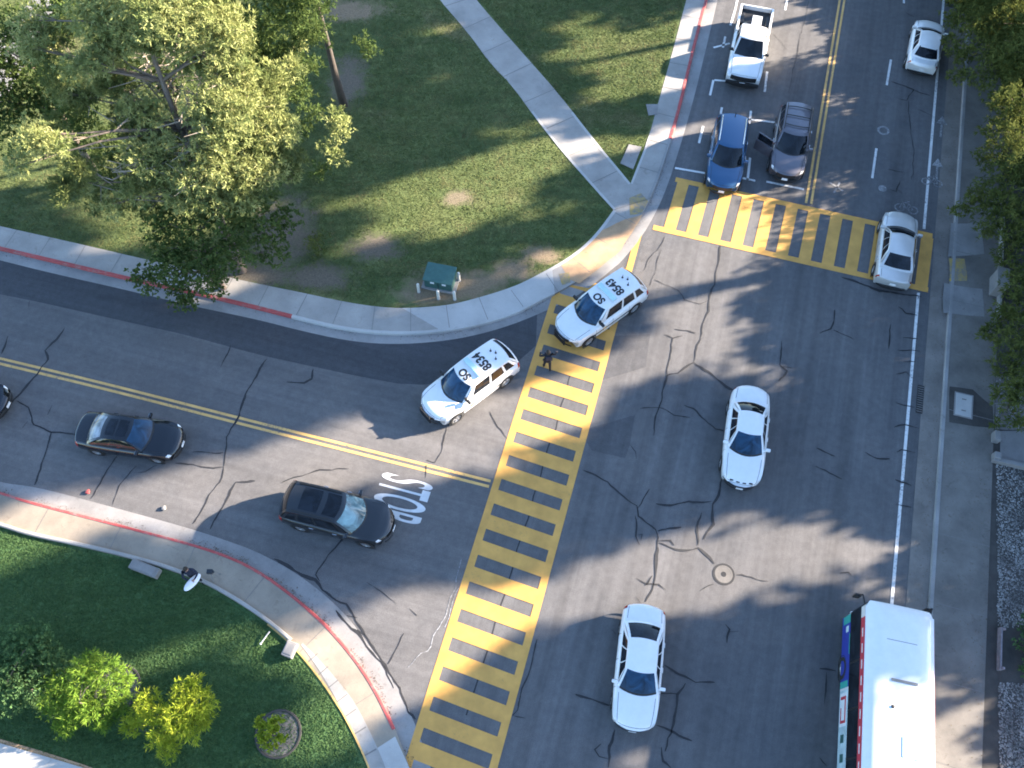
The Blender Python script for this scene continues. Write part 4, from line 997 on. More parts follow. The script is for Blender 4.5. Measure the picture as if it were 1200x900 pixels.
# roof shell
rows = []
for x in [-6, -5.95, -5.7] + list(np.linspace(-5.2, 5.2, 10)) + [5.7, 5.95, 6]:
    e = max(0, (abs(x) - 5.7) / .3); ins = .16 * e * e; row = []
    for u in np.linspace(-1, 1, 17):
        y = u * (BW / 2 - .005 - ins); z = 2.86 + .26 * (1 - abs(u) ** 4) * (1 - .7 * e * e); row.append(Vector((x * (1 - .0 * e), y, z)))
    rows.append(row)
mb = MB(); mb.grid(rows); ro = mb.build('roof', M['buswhite'], t, True)
mb = MB(); mb.box((3.15, -.1, 3.135), (.10, .95, .03), bev=.01); mb.build('roof_seam', M['concrete_grey'], ro)
for x_ in (4.6, .4, -1.6, -5.2):
    mb = MB(); mb.grid([[Vector((x_ + d_, u * 1.2, 2.863 + .26 * (1 - abs(u) ** 4))) for u in np.linspace(-.97, .97, 15)] for d_ in (-.012, .012)]); mb.build('panel_joint', M['concrete_grey'], ro)
mb = MB(); mb.box((.9, -.35, 3.13), (.7, .62, .05), bev=.02); mb.build('roof_hatch', M['buswhite'], ro)
mb = MB(); mb.lathe([(.07, 0), (.06, .05), (0, .06)], (2.2, .3, 3.11), 12); mb.build('roof_aerial', M['black'], ro)
mb = MB(); mb.box((-3.4, 0, 3.2), (2.6, 1.6, .24), bev=.06); mb.build('air_conditioner', M['buswhite'], ro)
for sg in (1, -1):
    yo = sg * (BW / 2 + .006)
    def sp(name, x0, x1, z0, z1, mat, off=0.0, par=t):
        mb = MB(); mb.box(((x0 + x1) / 2, yo + sg * off, (z0 + z1) / 2), (x1 - x0, .016, z1 - z0)); return mb.build(name, M[mat], par)
    sp('side_window', -5.6, 5.82, 1.30, 2.42, 'glass')
    for i in range(6): sp('window_post', -5.0 + i * 1.75, -4.92 + i * 1.75, 1.30, 2.42, 'black', .004)
    sp('red_banner', -.6, 5.35, 2.46, 2.86, 'busred'); sp('blue_banner', -5.6, -.62, 2.46, 2.86, 'busblue')
    for i in range(9): sp('banner_mark', -.2 + i * .6, .14 + i * .6, 2.61, 2.70, 'plate', .006)
    sp('front_graphic', 2.95, 5.78, .36, 1.27, 'busblue')
    for x0, x1, z0, z1, mt_ in ((5.45, 5.78, .5, 1.27, 'busgreen'), (2.95, 3.2, .36, 1.2, 'busgreen'), (5.1, 5.35, .8, 1.1, 'adpale'), (4.2, 5.0, 1.20, 1.27, 'busgreen')): sp('front_graphic', x0, x1, z0, z1, mt_, .005)
    sp('ad_panel', -2.6, 2.85, .36, 1.24, 'adpale'); sp('ad_block', 1.5, 2.75, .45, 1.16, 'plate', .005)
    for x0, x1, z0, z1 in ((1.62, 1.72, .52, 1.1), (2.5, 2.62, .52, 1.1), (1.72, 2.5, .98, 1.1), (1.72, 2.2, .52, .62)): sp('ad_frame', x0, x1, z0, z1, 'busred', .010)
    for x in (.9, .2, -.5, -1.4, -2.0): sp('ad_mark', x, x + .3, .62, .98, 'boxgreen', .006)
    for x in (3.75, -3.2): wheel(t, x, sg * (BW / 2 - .12), .48, .28)
mb = MB(); mb.box((BL / 2 + .004, 0, 1.75), (.02, 2.2, 1.5), bev=.005); mb.build('windshield', M['glass'], t)
mb = MB(); mb.box((BL / 2 + .008, 0, 2.72), (.02, 1.7, .3)); mb.build('destination_sign', M['black'], t)
for y in (-1.0, 1.0):
    mb = MB(); mb.box((BL / 2 + .01, y, .72), (.03, .26, .2), bev=.01); mb.build('headlight', M['lamp'], t)
    mb = MB(); mb.tube([(BL / 2 - .1, y * 1.22, 2.6), (BL / 2 + .25, y * 1.32, 2.62), (BL / 2 + .3, y * 1.34, 2.3)], .03, 6); mb.box((BL / 2 + .3, y * 1.36, 2.1), (.1, .24, .42), bev=.03); mb.build('mirror', M['black'], t)
mb = MB()
for y in (-.8, .8): mb.tube([(BL / 2, y, .65), (BL / 2 + .12, y, .75), (BL / 2 + .18, y, 1.9)], .025, 6)
for i in range(7): mb.tube([(BL / 2 + .13 + .01 * i, -.85, .9 + i * .16), (BL / 2 + .13 + .01 * i, .85, .9 + i * .16)], .02, 6)
mb.build('bicycle_rack', M['chrome'], t)
# ------------------------------------------------------------------ people
def skin_figure(name, verts, edges, mats, colour_fn, parent=None, sub=1):
    me = bpy.data.meshes.new(name); me.from_pydata([v[:3] for v in verts], edges, [])
    o = bpy.data.objects.new(name, me); COL.objects.link(o)
    sk = o.modifiers.new('skin', 'SKIN'); sk.use_smooth_shade = True
    for i, v in enumerate(verts): me.skin_vertices[0].data[i].radius = (v[3], v[4] if len(v) > 4 else v[3])
    me.skin_vertices[0].data[0].use_root = True
    ss_ = o.modifiers.new('sub', 'SUBSURF'); ss_.levels = sub; ss_.render_levels = sub
    dg = bpy.context.evaluated_depsgraph_get(); m2 = bpy.data.meshes.new_from_object(o.evaluated_get(dg))
    bpy.data.objects.remove(o)
    m2.materials.clear()
    for m_ in mats: m2.materials.append(m_)
    for pl_ in m2.polygons: pl_.material_index = colour_fn(pl_.center); pl_.use_smooth = True
    r = bpy.data.objects.new(name, m2); COL.objects.link(r)
    if parent: r.parent = parent
    return r
def person(label, loc, rz, armL, armR, mats, legs=((.10, .12), (-.10, -.10))):
    t = thing('person', label, 'person', loc, rz)
    # x forward, y left
    V = [(0, 0, .98, .15, .12), (.01, 0, 1.15, .145, .11), (.01, 0, 1.32, .17, .115), (0, 0, 1.45, .10, .08), (.01, 0, 1.52, .055, .055), (.02, 0, 1.60, .075, .085), (.02, 0, 1.70, .085, .10), (.02, 0, 1.775, .05, .06)]
    E_ = [(0, 1), (1, 2), (2, 3), (3, 4), (4, 5), (5, 6), (6, 7)]
    for sg, arm, leg in ((1, armL, legs[0]), (-1, armR, legs[1])):
        b = len(V); V += [(0, sg * .20, 1.42, .062), (*arm[0], .050), (*arm[1], .036), (*arm[2], .034)]
        E_ += [(3, b), (b, b + 1), (b + 1, b + 2), (b + 2, b + 3)]
        b = len(V); fx = leg[1]; V += [(0, sg * .10, .90, .095), (fx * .6 + .03, sg * .11, .50, .068), (fx, sg * .12, .10, .045), (fx + .02, sg * .12, .045, .042), (fx + .17, sg * .135, .035, .034)]
        E_ += [(0, b), (b, b + 1), (b + 1, b + 2), (b + 2, b + 3), (b + 3, b + 4)]
    hands = [Vector(armL[2]), Vector(armR[2])]; wr_ = [Vector(armL[1]), Vector(armR[1])]
    def col(c):
        if c.z > 1.53: return 2
        if min((c - q).length for q in hands) < .07: return 2
        if c.z < .09: return 3
        return 0 if c.z > .97 else 1
    skin_figure('body', V, E_, mats, col, t)
    mb = MB(); rows = []
    for a in np.linspace(0, 1, 6):
        z = 1.66 + .145 * math.sin(a * math.pi / 2); r_ = math.cos(a * math.pi / 2)
        rows.append([Vector((.0 + .112 * r_ * math.cos(k) - .005, .098 * r_ * math.sin(k), z + (.03 if math.cos(k) > .5 else -.02 * (1 - a)))) for k in np.linspace(0, 2 * math.pi, 17)])
    mb.grid(rows); mb.build('hair', M['hair'], t, True)
    for sg, q, w in ((1, hands[0], wr_[0]), (-1, hands[1], wr_[1])):
        d_ = (q - w).normalized(); s_ = d_.cross(Vector((0, 0, 1)));
        s_ = s_.normalized() if s_.length > .1 else Vector((0, 1, 0))
        mb = MB()
        for i in range(4):
            o_ = s_ * (.028 * (i - 1.5)); ln = (.075, .085, .08, .062)[i]
            mb.tube([q + o_ * .8, q + o_ + d_ * ln * .5, q + o_ + d_ * ln * .85 - Vector((0, 0, .02))], [.010, .0095, .008], 6)
        mb.tube([q - d_ * .02 + s_ * .03, q + s_ * .062 + d_ * .01, q + s_ * .06 + d_ * .045], [.012, .011, .009], 6)
        mb.build('fingers', M['skin'], t)
    mb = MB()                                         # face
    for y in (-.032, .032): mb.box((.118, y, 1.68), (.012, .02, .012), bev=.004)
    mb.box((.112, 0, 1.605), (.012, .045, .01), bev=.003); mb.build('eyes_and_mouth', M['hair'], t)
    mb = MB(); mb.box((.125, 0, 1.645), (.03, .026, .04), bev=.01)
    for y in (-.098, .098): mb.box((.02, y, 1.65), (.04, .02, .06), bev=.009)
    mb.build('nose_and_ears', M['skin'], t)
    return t
c = G(641, 433)
t = person('officer in black uniform standing on the yellow crosswalk in front of a patrol SUV', (c.x, c.y, .016), R(100), ((.12, .36, 1.22), (.34, .30, 1.12), (.42, .26, 1.13)), ((.08, -.38, 1.22), (.26, -.46, 1.05), (.32, -.48, 1.02)), [M['cloth_black'], M['cloth_black'], M['skin'], M['black']], ((.10, .14), (-.1, -.14)))
mb = MB(); mb.tube([(.17 * math.cos(a), .165 * math.sin(a), 1.0) for a in np.linspace(0, 2 * math.pi, 17)], .03, 6, cap=False); mb.box((.02, -.2, .94), (.12, .06, .18), bev=.02); mb.box((.02, .2, .96), (.1, .06, .12), bev=.02); mb.build('duty_belt', M['black'], t)
mb = MB(); mb.box((.13, 0, 1.27), (.05, .28, .34), bev=.02); mb.box((-.12, 0, 1.27), (.05, .28, .34), bev=.02); mb.build('vest', M['cloth_navy'], t)
c = G(233, 679, zt)
t = person('person in dark clothes on the lower left sidewalk holding a long white oval board', (c.x, c.y, zt + .006), R(-70), ((.16, .30, 1.15), (.30, .12, 1.05), (.36, .06, 1.06)), ((.12, -.30, 1.15), (.30, -.12, 1.0), (.36, -.04, 1.0)), [M['cloth_navy'], M['cloth_black'], M['skin'], M['black']])
mb = MB(); rows = []
for a in np.linspace(0, math.pi, 11):
    rows.append([Vector((  .18 * math.sin(a) * math.cos(k), .50 * math.cos(a), .035 * math.sin(a) ** .5 * math.sin(k))) for k in np.linspace(0, 2 * math.pi, 13)])
mb.grid(rows); o = mb.build('oval_board', M['whitecloth'], None, True)
q = t.matrix_basis @ Vector((.40, .0, 1.03)); o.location = q; o.rotation_euler = (R(-28), R(6), R(-25)); tag(o, 'long white oval board held by the person on the lower left sidewalk', 'board')
c = G(252, 675, zt); t = thing('tripod_stand', 'small grey tripod stand on the sidewalk next to the person with the board', 'tripod', (c.x, c.y, zt + .004))
for k in range(3):
    a = 2.1 * k + .4; mb = MB(); mb.tube([(0, 0, .62), (.24 * math.cos(a), .24 * math.sin(a), 0)], [.018, .014], 6); mb.build('leg', M['concrete_grey'], t)
mb = MB(); mb.box((0, 0, .70), (.24, .20, .16), bev=.03); mb.lathe([(.055, .0), (.055, .1), (0, .1)], (.13, 0, .66), 10); mb.build('head', M['grey'], t)
# ------------------------------------------------------------------ plants
def leaf_cloud(name, clumps, mat, parent, seed, dens=60, blades=9, blen=(.16, .30), bwid=(.035, .06), up=.35, flat=1.0, spread=1.0, droop=0.0):
    """clumps: (centre, r, rz factor). Tufts of small blades spread through each clump."""
    g = np.random.default_rng(seed); Vs = []
    for cl_ in clumps:
        c = np.array(cl_[0]); r = cl_[1]; fz = cl_[2] if len(cl_) > 2 else .7
        n = max(6, int(dens * r * r)); d = g.normal(size=(n, 3)); d /= np.linalg.norm(d, axis=1)[:, None]
        lump = 1 + .28 * np.sin(d[:, :1] * 4 + g.random() * 6) * np.cos(d[:, 1:2] * 5 + g.random() * 6)
        rad = (g.random((n, 1)) ** .45) * lump
        tc = c + d * rad * np.array([r, r, r * fz])
        out = d * .6 + np.array([0, 0, up]) + g.normal(size=(n, 3)) * .25
        B = blades
        tc = np.repeat(tc, B, 0); out = np.repeat(out, B, 0)
        m = n * B
        bd = out + g.normal(size=(m, 3)) * .75 * spread; bd[:, 2] -= droop; bd /= np.linalg.norm(bd, axis=1)[:, None]
        sd = np.cross(bd, g.normal(size=(m, 3))); sd /= np.linalg.norm(sd, axis=1)[:, None] + 1e-9
        ln = g.uniform(*blen, (m, 1)); wd = g.uniform(*bwid, (m, 1)) * .5
        p0 = tc + bd * ln * .08; p1 = tc + bd * ln; pm = tc + bd * ln * .5
        Vs.append(np.stack([p0, pm + sd * wd, p1, pm - sd * wd], 1).reshape(-1, 3))
    V = np.concatenate(Vs); nq = len(V) // 4
    me = bpy.data.meshes.new(name); me.vertices.add(len(V)); me.vertices.foreach_set('co', V.ravel().astype(np.float32))
    me.loops.add(nq * 4); me.loops.foreach_set('vertex_index', np.arange(nq * 4, dtype=np.int32))
    me.polygons.add(nq); me.polygons.foreach_set('loop_start', np.arange(0, nq * 4, 4, dtype=np.int32)); me.polygons.foreach_set('loop_total', np.full(nq, 4, dtype=np.int32))
    me.update(calc_edges=True); me.materials.append(mat)
    o = bpy.data.objects.new(name, me); COL.objects.link(o); o.parent = parent
    return o
def tree(name, label, base, trunk, clumps, mat, seed, r0=.25, group=None, bark='bark', limbs=True, cat='tree', dead=(), extra=(), **kw):
    base = Vector(base); t = thing(name, label, cat, base, 0, group); rg = random.Random(seed)
    mb = MB(); tp = [Vector(p) - base for p in trunk]; nT = len(tp)
    mb.tube(tp, [r0 * (1 - .82 * i / (nT - 1)) for i in range(nT)], 9)
    if limbs:
        for cl_ in clumps:
            c = Vector(cl_[0]) - base
            cand = [p for p in tp if p.z < c.z - .15] or [tp[0]]
            a = min(cand, key=lambda p: (p - c).length + abs(p.z - c.z) * .2)
            m1 = a.lerp(c, .5) + Vector((rg.uniform(-.3, .3), rg.uniform(-.3, .3), rg.uniform(-.1, .35)))
            k = min(.34, .16 + .06 * (c - a).length) * r0
            mb.tube([a, m1, c], [k, k * .6, k * .2], 5)
            for _ in range(2):
                e = c + Vector((rg.uniform(-1, 1), rg.uniform(-1, 1), rg.uniform(-.4, .6))) * cl_[1] * .8
                mb.tube([m1.lerp(c, .5), e], [k * .35, k * .08], 4)
    mb.build('trunk', M[bark], t, True)
    if dead:
        mb = MB()
        for pts in dead:
            P = [Vector(p) - base for p in pts]; mb.tube(P, [.05 * (1 - .7 * i / (len(P) - 1)) for i in range(len(P))], 5)
            for i in range(1, len(P)):
                for _ in range(3):
                    a = P[i - 1].lerp(P[i], rg.random()); mb.tube([a, a + Vector((rg.uniform(-1, 1), rg.uniform(-1, 1), rg.uniform(-.3, .5))) * .8], [.025, .008], 4)
        mb.build('dead_branches', M['deadwood'], t)
    leaf_cloud('crown', [((Vector(c[0]) - base), *c[1:]) for c in clumps], mat, t, seed, **kw)
    for i, (cl2, m2, kw2) in enumerate(extra): leaf_cloud('crown', [((Vector(c[0]) - base), *c[1:]) for c in cl2], m2, t, seed + 50 + i, **kw2)
    return t
def PX(l): return [(G(x, y, z), r, *rest) for (x, y, z, r, *rest) in l]
M['shadebark'] = concrete('bark_painted_shade', (.075, .06, .05), .3, .5, 4)  # darker bark copy, shade on the second pine's trunk put in its colour
# the big pine on the corner lawn
b = G(285, 318, .1); tr = [b] + [G(x, y, z) for x, y, z in ((262, 268, 2.5), (240, 215, 5), (212, 152, 7.6), (190, 95, 9.6), (172, 45, 11.3), (150, -15, 13))]
pine_cl = [(40, 160, 9.6, 1.0, .45), (66, 170, 9.4, .8, .45), (22, 194, 8.6, .65, .45), (35, 24, 11.6, .9, .5), (34, 52, 11.4, .9, .5), (55, 58, 9.8, .8, .5), (88, 80, 10.8, .8, .5), (112, 72, 11, .9, .5), (78, 110, 8.8, .8, .5), (105, 108, 8.8, .6),
    (105, 18, 12, 1.3), (145, 12, 12.6, 1.4), (190, 16, 13, 1.5), (232, 14, 12.4, 1.5), (266, 28, 11.8, 1.2), (258, 60, 11, 1.2), (205, 42, 11.6, 1.1), (160, 40, 11.6, 1.2), (132, 58, 10.6, 1.1), (228, 68, 10.2, .9), (276, 48, 11, .9), (180, -20, 13.4, 1.6), (240, -25, 13, 1.6), (120, -15, 12.6, 1.5),
    (248, 116, 9.4, 1.2), (274, 128, 9, 1.1), (258, 152, 8.4, 1.2), (232, 134, 8.8, .8), (160, 125, 8.8, .9), (182, 132, 8.6, .8), (148, 132, 8.6, .6), (120, 98, 9.2, .6),
    (168, 180, 7.6, 1.1), (190, 168, 7.8, .8), (242, 178, 7.6, 1.1), (262, 194, 7.2, 1.1), (228, 208, 7, 1.0), (205, 200, 7, .8), (290, 112, 9, .8), (286, 84, 9.6, .8),
    (312, 150, 7.6, 1.0), (338, 150, 7.4, .8), (318, 122, 8, .7), (300, 178, 7.2, 1.0), (318, 200, 6.4, .8), (292, 205, 6.6, .9), (342, 205, 5.6, .6), (100, 214, 6.2, .7, .5), (128, 240, 5.6, .7), (160, 225, 6, .8), (285, 232, 5.8, .9), (250, 235, 5.8, .9), (212, 232, 6, .9), (316, 88, 8.4, .8, .5), (340, 80, 8.2, .8, .5)]
under = [(130, 30, 10.2, 1.2), (200, 90, 8.6, 1.2), (220, 160, 6.6, 1.3), (150, 90, 8.4, 1.1), (90, 130, 7, 1.2), (110, 170, 6, 1.2), (140, 200, 5, 1.3), (265, 170, 6.4, 1.3), (285, 140, 7.2, 1.0), (190, 210, 5, 1.2), (60, 85, 8.4, 1.0), (305, 225, 4.6, 1.0)]  # lower clumps take the dark leaf colour, shade beneath the crown painted in
dead = [[G(200, 120, 8.2), G(180, 92, 9), G(164, 46, 10.6)], [G(208, 140, 7.6), G(170, 95, 9), G(130, 78, 9.6)], [G(205, 150, 7.4), G(150, 108, 8.6), G(100, 85, 9.2)], [G(225, 185, 6.4), G(150, 170, 7), G(78, 176, 7.4)], [G(228, 200, 5.8), G(170, 210, 6), G(116, 193, 6.6)], [G(205, 128, 8), G(195, 98, 8.8), G(160, 92, 9.2)], [G(205, 128, 8), G(190, 92, 9.1), G(165, 100, 8.8), G(150, 112, 8.6)], [G(215, 160, 7), G(236, 90, 9), G(240, 45, 10)], [G(240, 230, 5), G(160, 230, 5.6), G(95, 212, 6.2)], [G(250, 240, 4.6), G(180, 235, 5.4), G(124, 232, 5.6)], [G(215, 60, 10), G(205, 50, 10.4), G(220, 20, 11.6)], [G(262, 240, 4.4), G(310, 190, 6), G(345, 203, 5.6)]]
def proj(p):
    d = p - Vector((0, 0, CAMH)); f = d.y * math.cos(PITCH) - d.z * math.sin(PITCH); u = d.y * math.sin(PITCH) + d.z * math.cos(PITCH)
    return 600 + FPX * d.x / f, 450 - FPX * u / f
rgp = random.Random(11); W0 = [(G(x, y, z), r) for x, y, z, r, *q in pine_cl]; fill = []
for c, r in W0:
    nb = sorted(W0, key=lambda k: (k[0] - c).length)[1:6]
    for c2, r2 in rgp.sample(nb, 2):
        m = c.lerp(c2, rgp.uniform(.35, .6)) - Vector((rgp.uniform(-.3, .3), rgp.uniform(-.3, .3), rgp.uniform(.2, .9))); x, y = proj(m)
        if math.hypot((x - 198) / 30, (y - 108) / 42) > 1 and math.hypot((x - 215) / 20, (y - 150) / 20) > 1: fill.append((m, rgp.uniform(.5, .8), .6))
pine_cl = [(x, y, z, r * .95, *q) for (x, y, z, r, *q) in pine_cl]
for _ in range(46):
    x0, y0 = rgp.uniform(140, 250), rgp.uniform(60, 215); z0 = 9.4 - (y0 - 60) * .022; a0 = rgp.uniform(0, 6.28); l0 = rgp.uniform(22, 50)
    dead.append([G(x0, y0, z0), G(x0 + math.cos(a0) * l0 * .5, y0 + math.sin(a0) * l0 * .5, z0 + rgp.uniform(.1, .6)), G(x0 + math.cos(a0 + .4) * l0, y0 + math.sin(a0 + .4) * l0, z0 + rgp.uniform(.1, .8))])
t = tree('pine_tree', 'tall sunlit pine with bare lower branches on the corner lawn, upper left', b, tr, PX(pine_cl), M['pine'], 3, .24, dead=dead, dens=150, blades=13, blen=(.14, .30), bwid=(.026, .05), up=.5,
         extra=[(PX(under), M['pine_dark'], dict(dens=90, blades=9, blen=(.15, .3), bwid=(.04, .08))), (fill, M['pine_shade'], dict(dens=130, blades=12, blen=(.14, .30), bwid=(.026, .05), up=.5))])
# shaded broadleaf tree beneath it
b = G(262, 338, .1)
cl_ = [(240, 312, 3.4, 1.3), (196, 290, 4, 1.2), (270, 292, 4, 1.3), (300, 262, 4.4, 1.2), (228, 268, 4.6, 1.2), (318, 292, 3, .9), (212, 338, 2.2, .9), (176, 328, 2.6, .8), (160, 322, 2.6, .5), (218, 354, 1.8, .6), (250, 335, 2, .8), (190, 258, 5, 1.0), (335, 258, 4, .8), (262, 255, 5, 1.1), (200, 312, 3.4, .9)]
tree('broadleaf_tree', 'dark green leafy tree under the pine, reaching over the sidewalk and kerb', b, [b, G(250, 318, 1.5), G(240, 295, 3), G(235, 270, 4.4)], PX(cl_), M['pine_dark'], 4, .16, dens=130, blades=7, blen=(.12, .22), bwid=(.07, .12))
# trees behind
b = G(403, 124, .1)
cl_ = [(310, 30, 8, 1.2), (335, 66, 6, 1.0), (290, 60, 7, 1.1), (345, 12, 9.4, 1.3), (320, -20, 10, 1.5), (372, 40, 6.8, .7), (300, 95, 5.5, .9), (350, 110, 4, .8), (328, 100, 5, .7), (375, -30, 11, 1.6), (270, 10, 9, 1.2), (425, 48, 5, .5), (434, 62, 4.6, .45), (340, -60, 12, 1.8), (315, 55, 6.5, 1.0), (355, 35, 7.5, .9), (300, 78, 6, .9), (362, 78, 5.2, .7), (340, 95, 4.6, .7), (365, 130, 3, .6), (350, 150, 2.4, .7), (368, 10, 8.4, .9), (375, 200, 1.2, .6)]
painted_lit = [(392, 138, 3.2, .8), (402, 152, 2.8, .8), (385, 172, 2.2, .7), (398, 185, 1.8, .5), (345, 50, 6.5, .6), (330, 78, 5.6, .6), (352, 52, 6, .5)]  # clumps in the bright needle colour, sunlight painted onto the dark pine
tree('pine_tree', 'dark pine with a straight bare trunk rising from a brown patch in the lawn', b, [b, G(394, 92, 2), G(386, 60, 4), G(376, 20, 6.4), (G(362, -30, 9)), G(345, -75, 11.5)], PX(cl_), M['pine_dark'], 6, .24, bark='shadebark', limbs=False, dens=130, blades=9, blen=(.15, .28), bwid=(.04, .075), extra=[(PX(painted_lit), M['pine'], dict(dens=100, blades=10, blen=(.14, .26), bwid=(.04, .075), up=.5))])
b = G(120, 215, .1)
cl_ = [(18, 75, 7, 1.6), (45, 112, 6, 1.5), (8, 130, 6, 1.4), (62, 30, 8, 1.4), (12, 30, 8.4, 1.4), (70, 95, 6.4, 1.2), (30, 160, 4.6, 1.2), (75, 140, 5, 1.3), (-30, 60, 8, 1.8), (-20, 110, 6.5, 1.6), (80, 0, 9.5, 1.5)]
tree('broadleaf_tree', 'dense dark tree at the left edge behind the sunlit pine', b, [b, G(95, 175, 2), G(70, 130, 4.2), G(45, 80, 6.6), G(25, 40, 8)], PX(cl_), M['pine_dark'], 7, .2, dens=110, blades=7, blen=(.13, .24), bwid=(.07, .12))
b = G(375, 293, .12)
tree('shrub', 'small yellow green shrub on the lawn to the right of the pine', b, [b, b + Vector((0, 0, .5)), b + Vector((0, .1, 1.0))], [(b + Vector((.1, 0, .9)), .55), (b + Vector((-.3, .1, .6)), .45), (b + Vector((0, -.4, .5)), .45)], M['cedar'], 8, .04, cat='shrub', dens=150, blades=8, blen=(.1, .18), bwid=(.03, .05))
# lower-left bed
b = G(38, 810, .1)
cl_ = [(32, 760, 2.2, 1.0), (10, 790, 2.0, .9), (60, 775, 1.9, .8), (30, 800, 1.8, .9), (-12, 770, 2, 1.0), (15, 822, 1.2, .7), (45, 745, 2.4, .6), (58, 800, 1.2, .6)]
tree('round_shrub', 'dark green rounded bush at the lower left edge', b, [b, b + Vector((0, 0, 1)), b + Vector((0, 0, 2))], PX(cl_), M['shrub'], 9, .09, cat='bush', dens=230, blades=6, blen=(.10, .17), bwid=(.07, .11))
b = G(118, 830, .1)
cl_ = [(98, 792, 2.0, .8), (125, 785, 2.2, .6), (70, 805, 1.7, .7), (110, 818, 1.6, .8), (140, 800, 1.8, .6), (85, 830, 1.2, .7), (120, 838, 1.0, .6), (60, 825, 1.1, .5), (105, 772, 2.2, .45), (140, 825, 1.1, .5), (75, 850, .6, .5)]
tree('weeping_shrub', 'bright lime green shrub with drooping shoots between the dark bush and the yellow shrub', b, [b, b + Vector((0, 0, 1)), b + Vector((0, 0, 1.9))], PX(cl_), M['lime'], 10, .07, cat='bush', dens=300, blades=9, blen=(.13, .28), bwid=(.022, .04), droop=.5, up=.1)
b = G(213, 855, .1)
cl_ = [(205, 838, 1.8, .75), (230, 822, 1.9, .7), (190, 858, 1.4, .65), (222, 850, 1.5, .65), (238, 838, 1.4, .5), (178, 832, 1.6, .5), (215, 808, 2.0, .5), (160, 845, 1.2, .45), (200, 875, .9, .5), (170, 822, 1.7, .45), (150, 852, .9, .35), (228, 800, 2, .35)]
tree('weeping_shrub', 'brightest yellow green shrub, sunlit, in the middle of the lower left lawn', b, [b, b + Vector((0, 0, .9)), b + Vector((0, 0, 1.7))], PX(cl_), M['gold'], 11, .07, cat='bush', dens=300, blades=9, blen=(.13, .26), bwid=(.024, .045), droop=.3, up=.1)
c = G(326, 860, .1)
poly_sheet('mulch_ring', blob(c.x, c.y, .80, .86, 2, .06), .112, M['mulch'])
mb = MB(); mb.lathe([(.92, .10), (.90, .15), (.84, .15), (.80, .10)], (c.x, c.y, 0), 32); struct(mb.build('mulch_edging', M['soil']))
c2 = G(138, 806, .1); poly_sheet('mulch_ring', blob(c2.x, c2.y, .8, .8, 5, .06), .112, M['mulch']); mb = MB(); mb.lathe([(.92, .10), (.90, .15), (.84, .15), (.80, .10)], (c2.x, c2.y, 0), 32); struct(mb.build('mulch_edging', M['soil']))
b = G(322, 862, .11)
cl_ = [(316, 853, .9, .34), (308, 866, .7, .28), (325, 845, 1.0, .26), (328, 862, .8, .28), (305, 848, .8, .25), (318, 872, .55, .22)]
tree('young_shrub', 'small gold green shrub in a round mulch ring on the lower left lawn', b, [b, b + Vector((0, 0, .5)), b + Vector((0, 0, .95))], PX(cl_), M['gold'], 12, .03, cat='bush', dens=420, blades=8, blen=(.09, .16), bwid=(.06, .09))
# right roadside trees in view
def rtree(label, st, clumps, seed, mat='cedar', name='cedar_tree'):
    b = RD(*st, .11); top = max(c[2] for c in clumps)
    tree(name, label, b, [b, b + Vector((.1, 0, top * .5)), b + Vector((.0, .1, top))], PX(clumps), M[mat], seed, .16, None, dens=140, blades=9, blen=(.16, .32), bwid=(.04, .07), droop=.35, up=.15)
rtree('olive green cedar overhanging the white hatchback at the upper right', (46, -18.6), [(1150, 28, 3.6, 1.2), (1190, 15, 4.2, 1.5), (1122, 20, 3.2, .8), (1128, 60, 2.9, .8), (1165, 60, 3.6, 1.2), (1190, 70, 4.2, 1.3), (1112, 48, 2.7, .5), (1125, 88, 2.6, .6), (1215, 40, 4.6, 1.6), (1150, -15, 4, 1.4), (1120, -10, 3.2, .8), (1200, -30, 5, 1.6), (1150, 90, 3, .7)], 21)
rtree('olive green cedar over the right sidewalk just above the crossing', (38, -18.6), [(1172, 112, 3.4, .9), (1195, 125, 4, 1.2), (1168, 150, 3, .8), (1190, 165, 3.6, 1.1), (1162, 185, 2.8, .8), (1185, 205, 3.2, 1.0), (1150, 225, 2.5, .8), (1132, 243, 2.2, .5), (1170, 240, 2.8, .9), (1195, 245, 3.4, 1.1), (1215, 190, 4, 1.4), (1160, 265, 2.3, .7), (1185, 278, 2.6, .8), (1215, 270, 3.2, 1.1), (1178, 300, 2.0, .55), (1120, 246, 2, .3)], 22)
rtree('olive green spreading conifer beside the utility vault on the right sidewalk', (27.2, -19.2), [(1195, 335, 2.8, .9), (1180, 368, 2.4, .8), (1163, 388, 2.0, .55), (1192, 400, 2.8, 1.0), (1178, 430, 2.2, .7), (1195, 455, 2.4, .9), (1180, 470, 1.9, .6), (1192, 492, 1.7, .55), (1168, 497, 1.4, .3), (1215, 370, 3.2, 1.2), (1218, 430, 3, 1.2), (1205, 315, 2.8, .9), (1152, 392, 1.9, .3)], 23)
c = G(1200, 765, .1)
tree('shrub', 'low dark shrub at the right edge behind the timber edging board', c, [c, c + Vector((0, 0, .5)), c + Vector((0, 0, .9))], [(c + Vector((.2, .2, .6)), .7), (c + Vector((-.1, -.6, .45)), .5), (c + Vector((.3, .9, .5)), .5)], M['shrub'], 24, .04, cat='shrub', dens=170, blades=8, blen=(.1, .2), bwid=(.04, .07))
px_poly('planting_bed', [(1171, 728), (1230, 728), (1230, 800), (1171, 798)], .126, M['soil'])
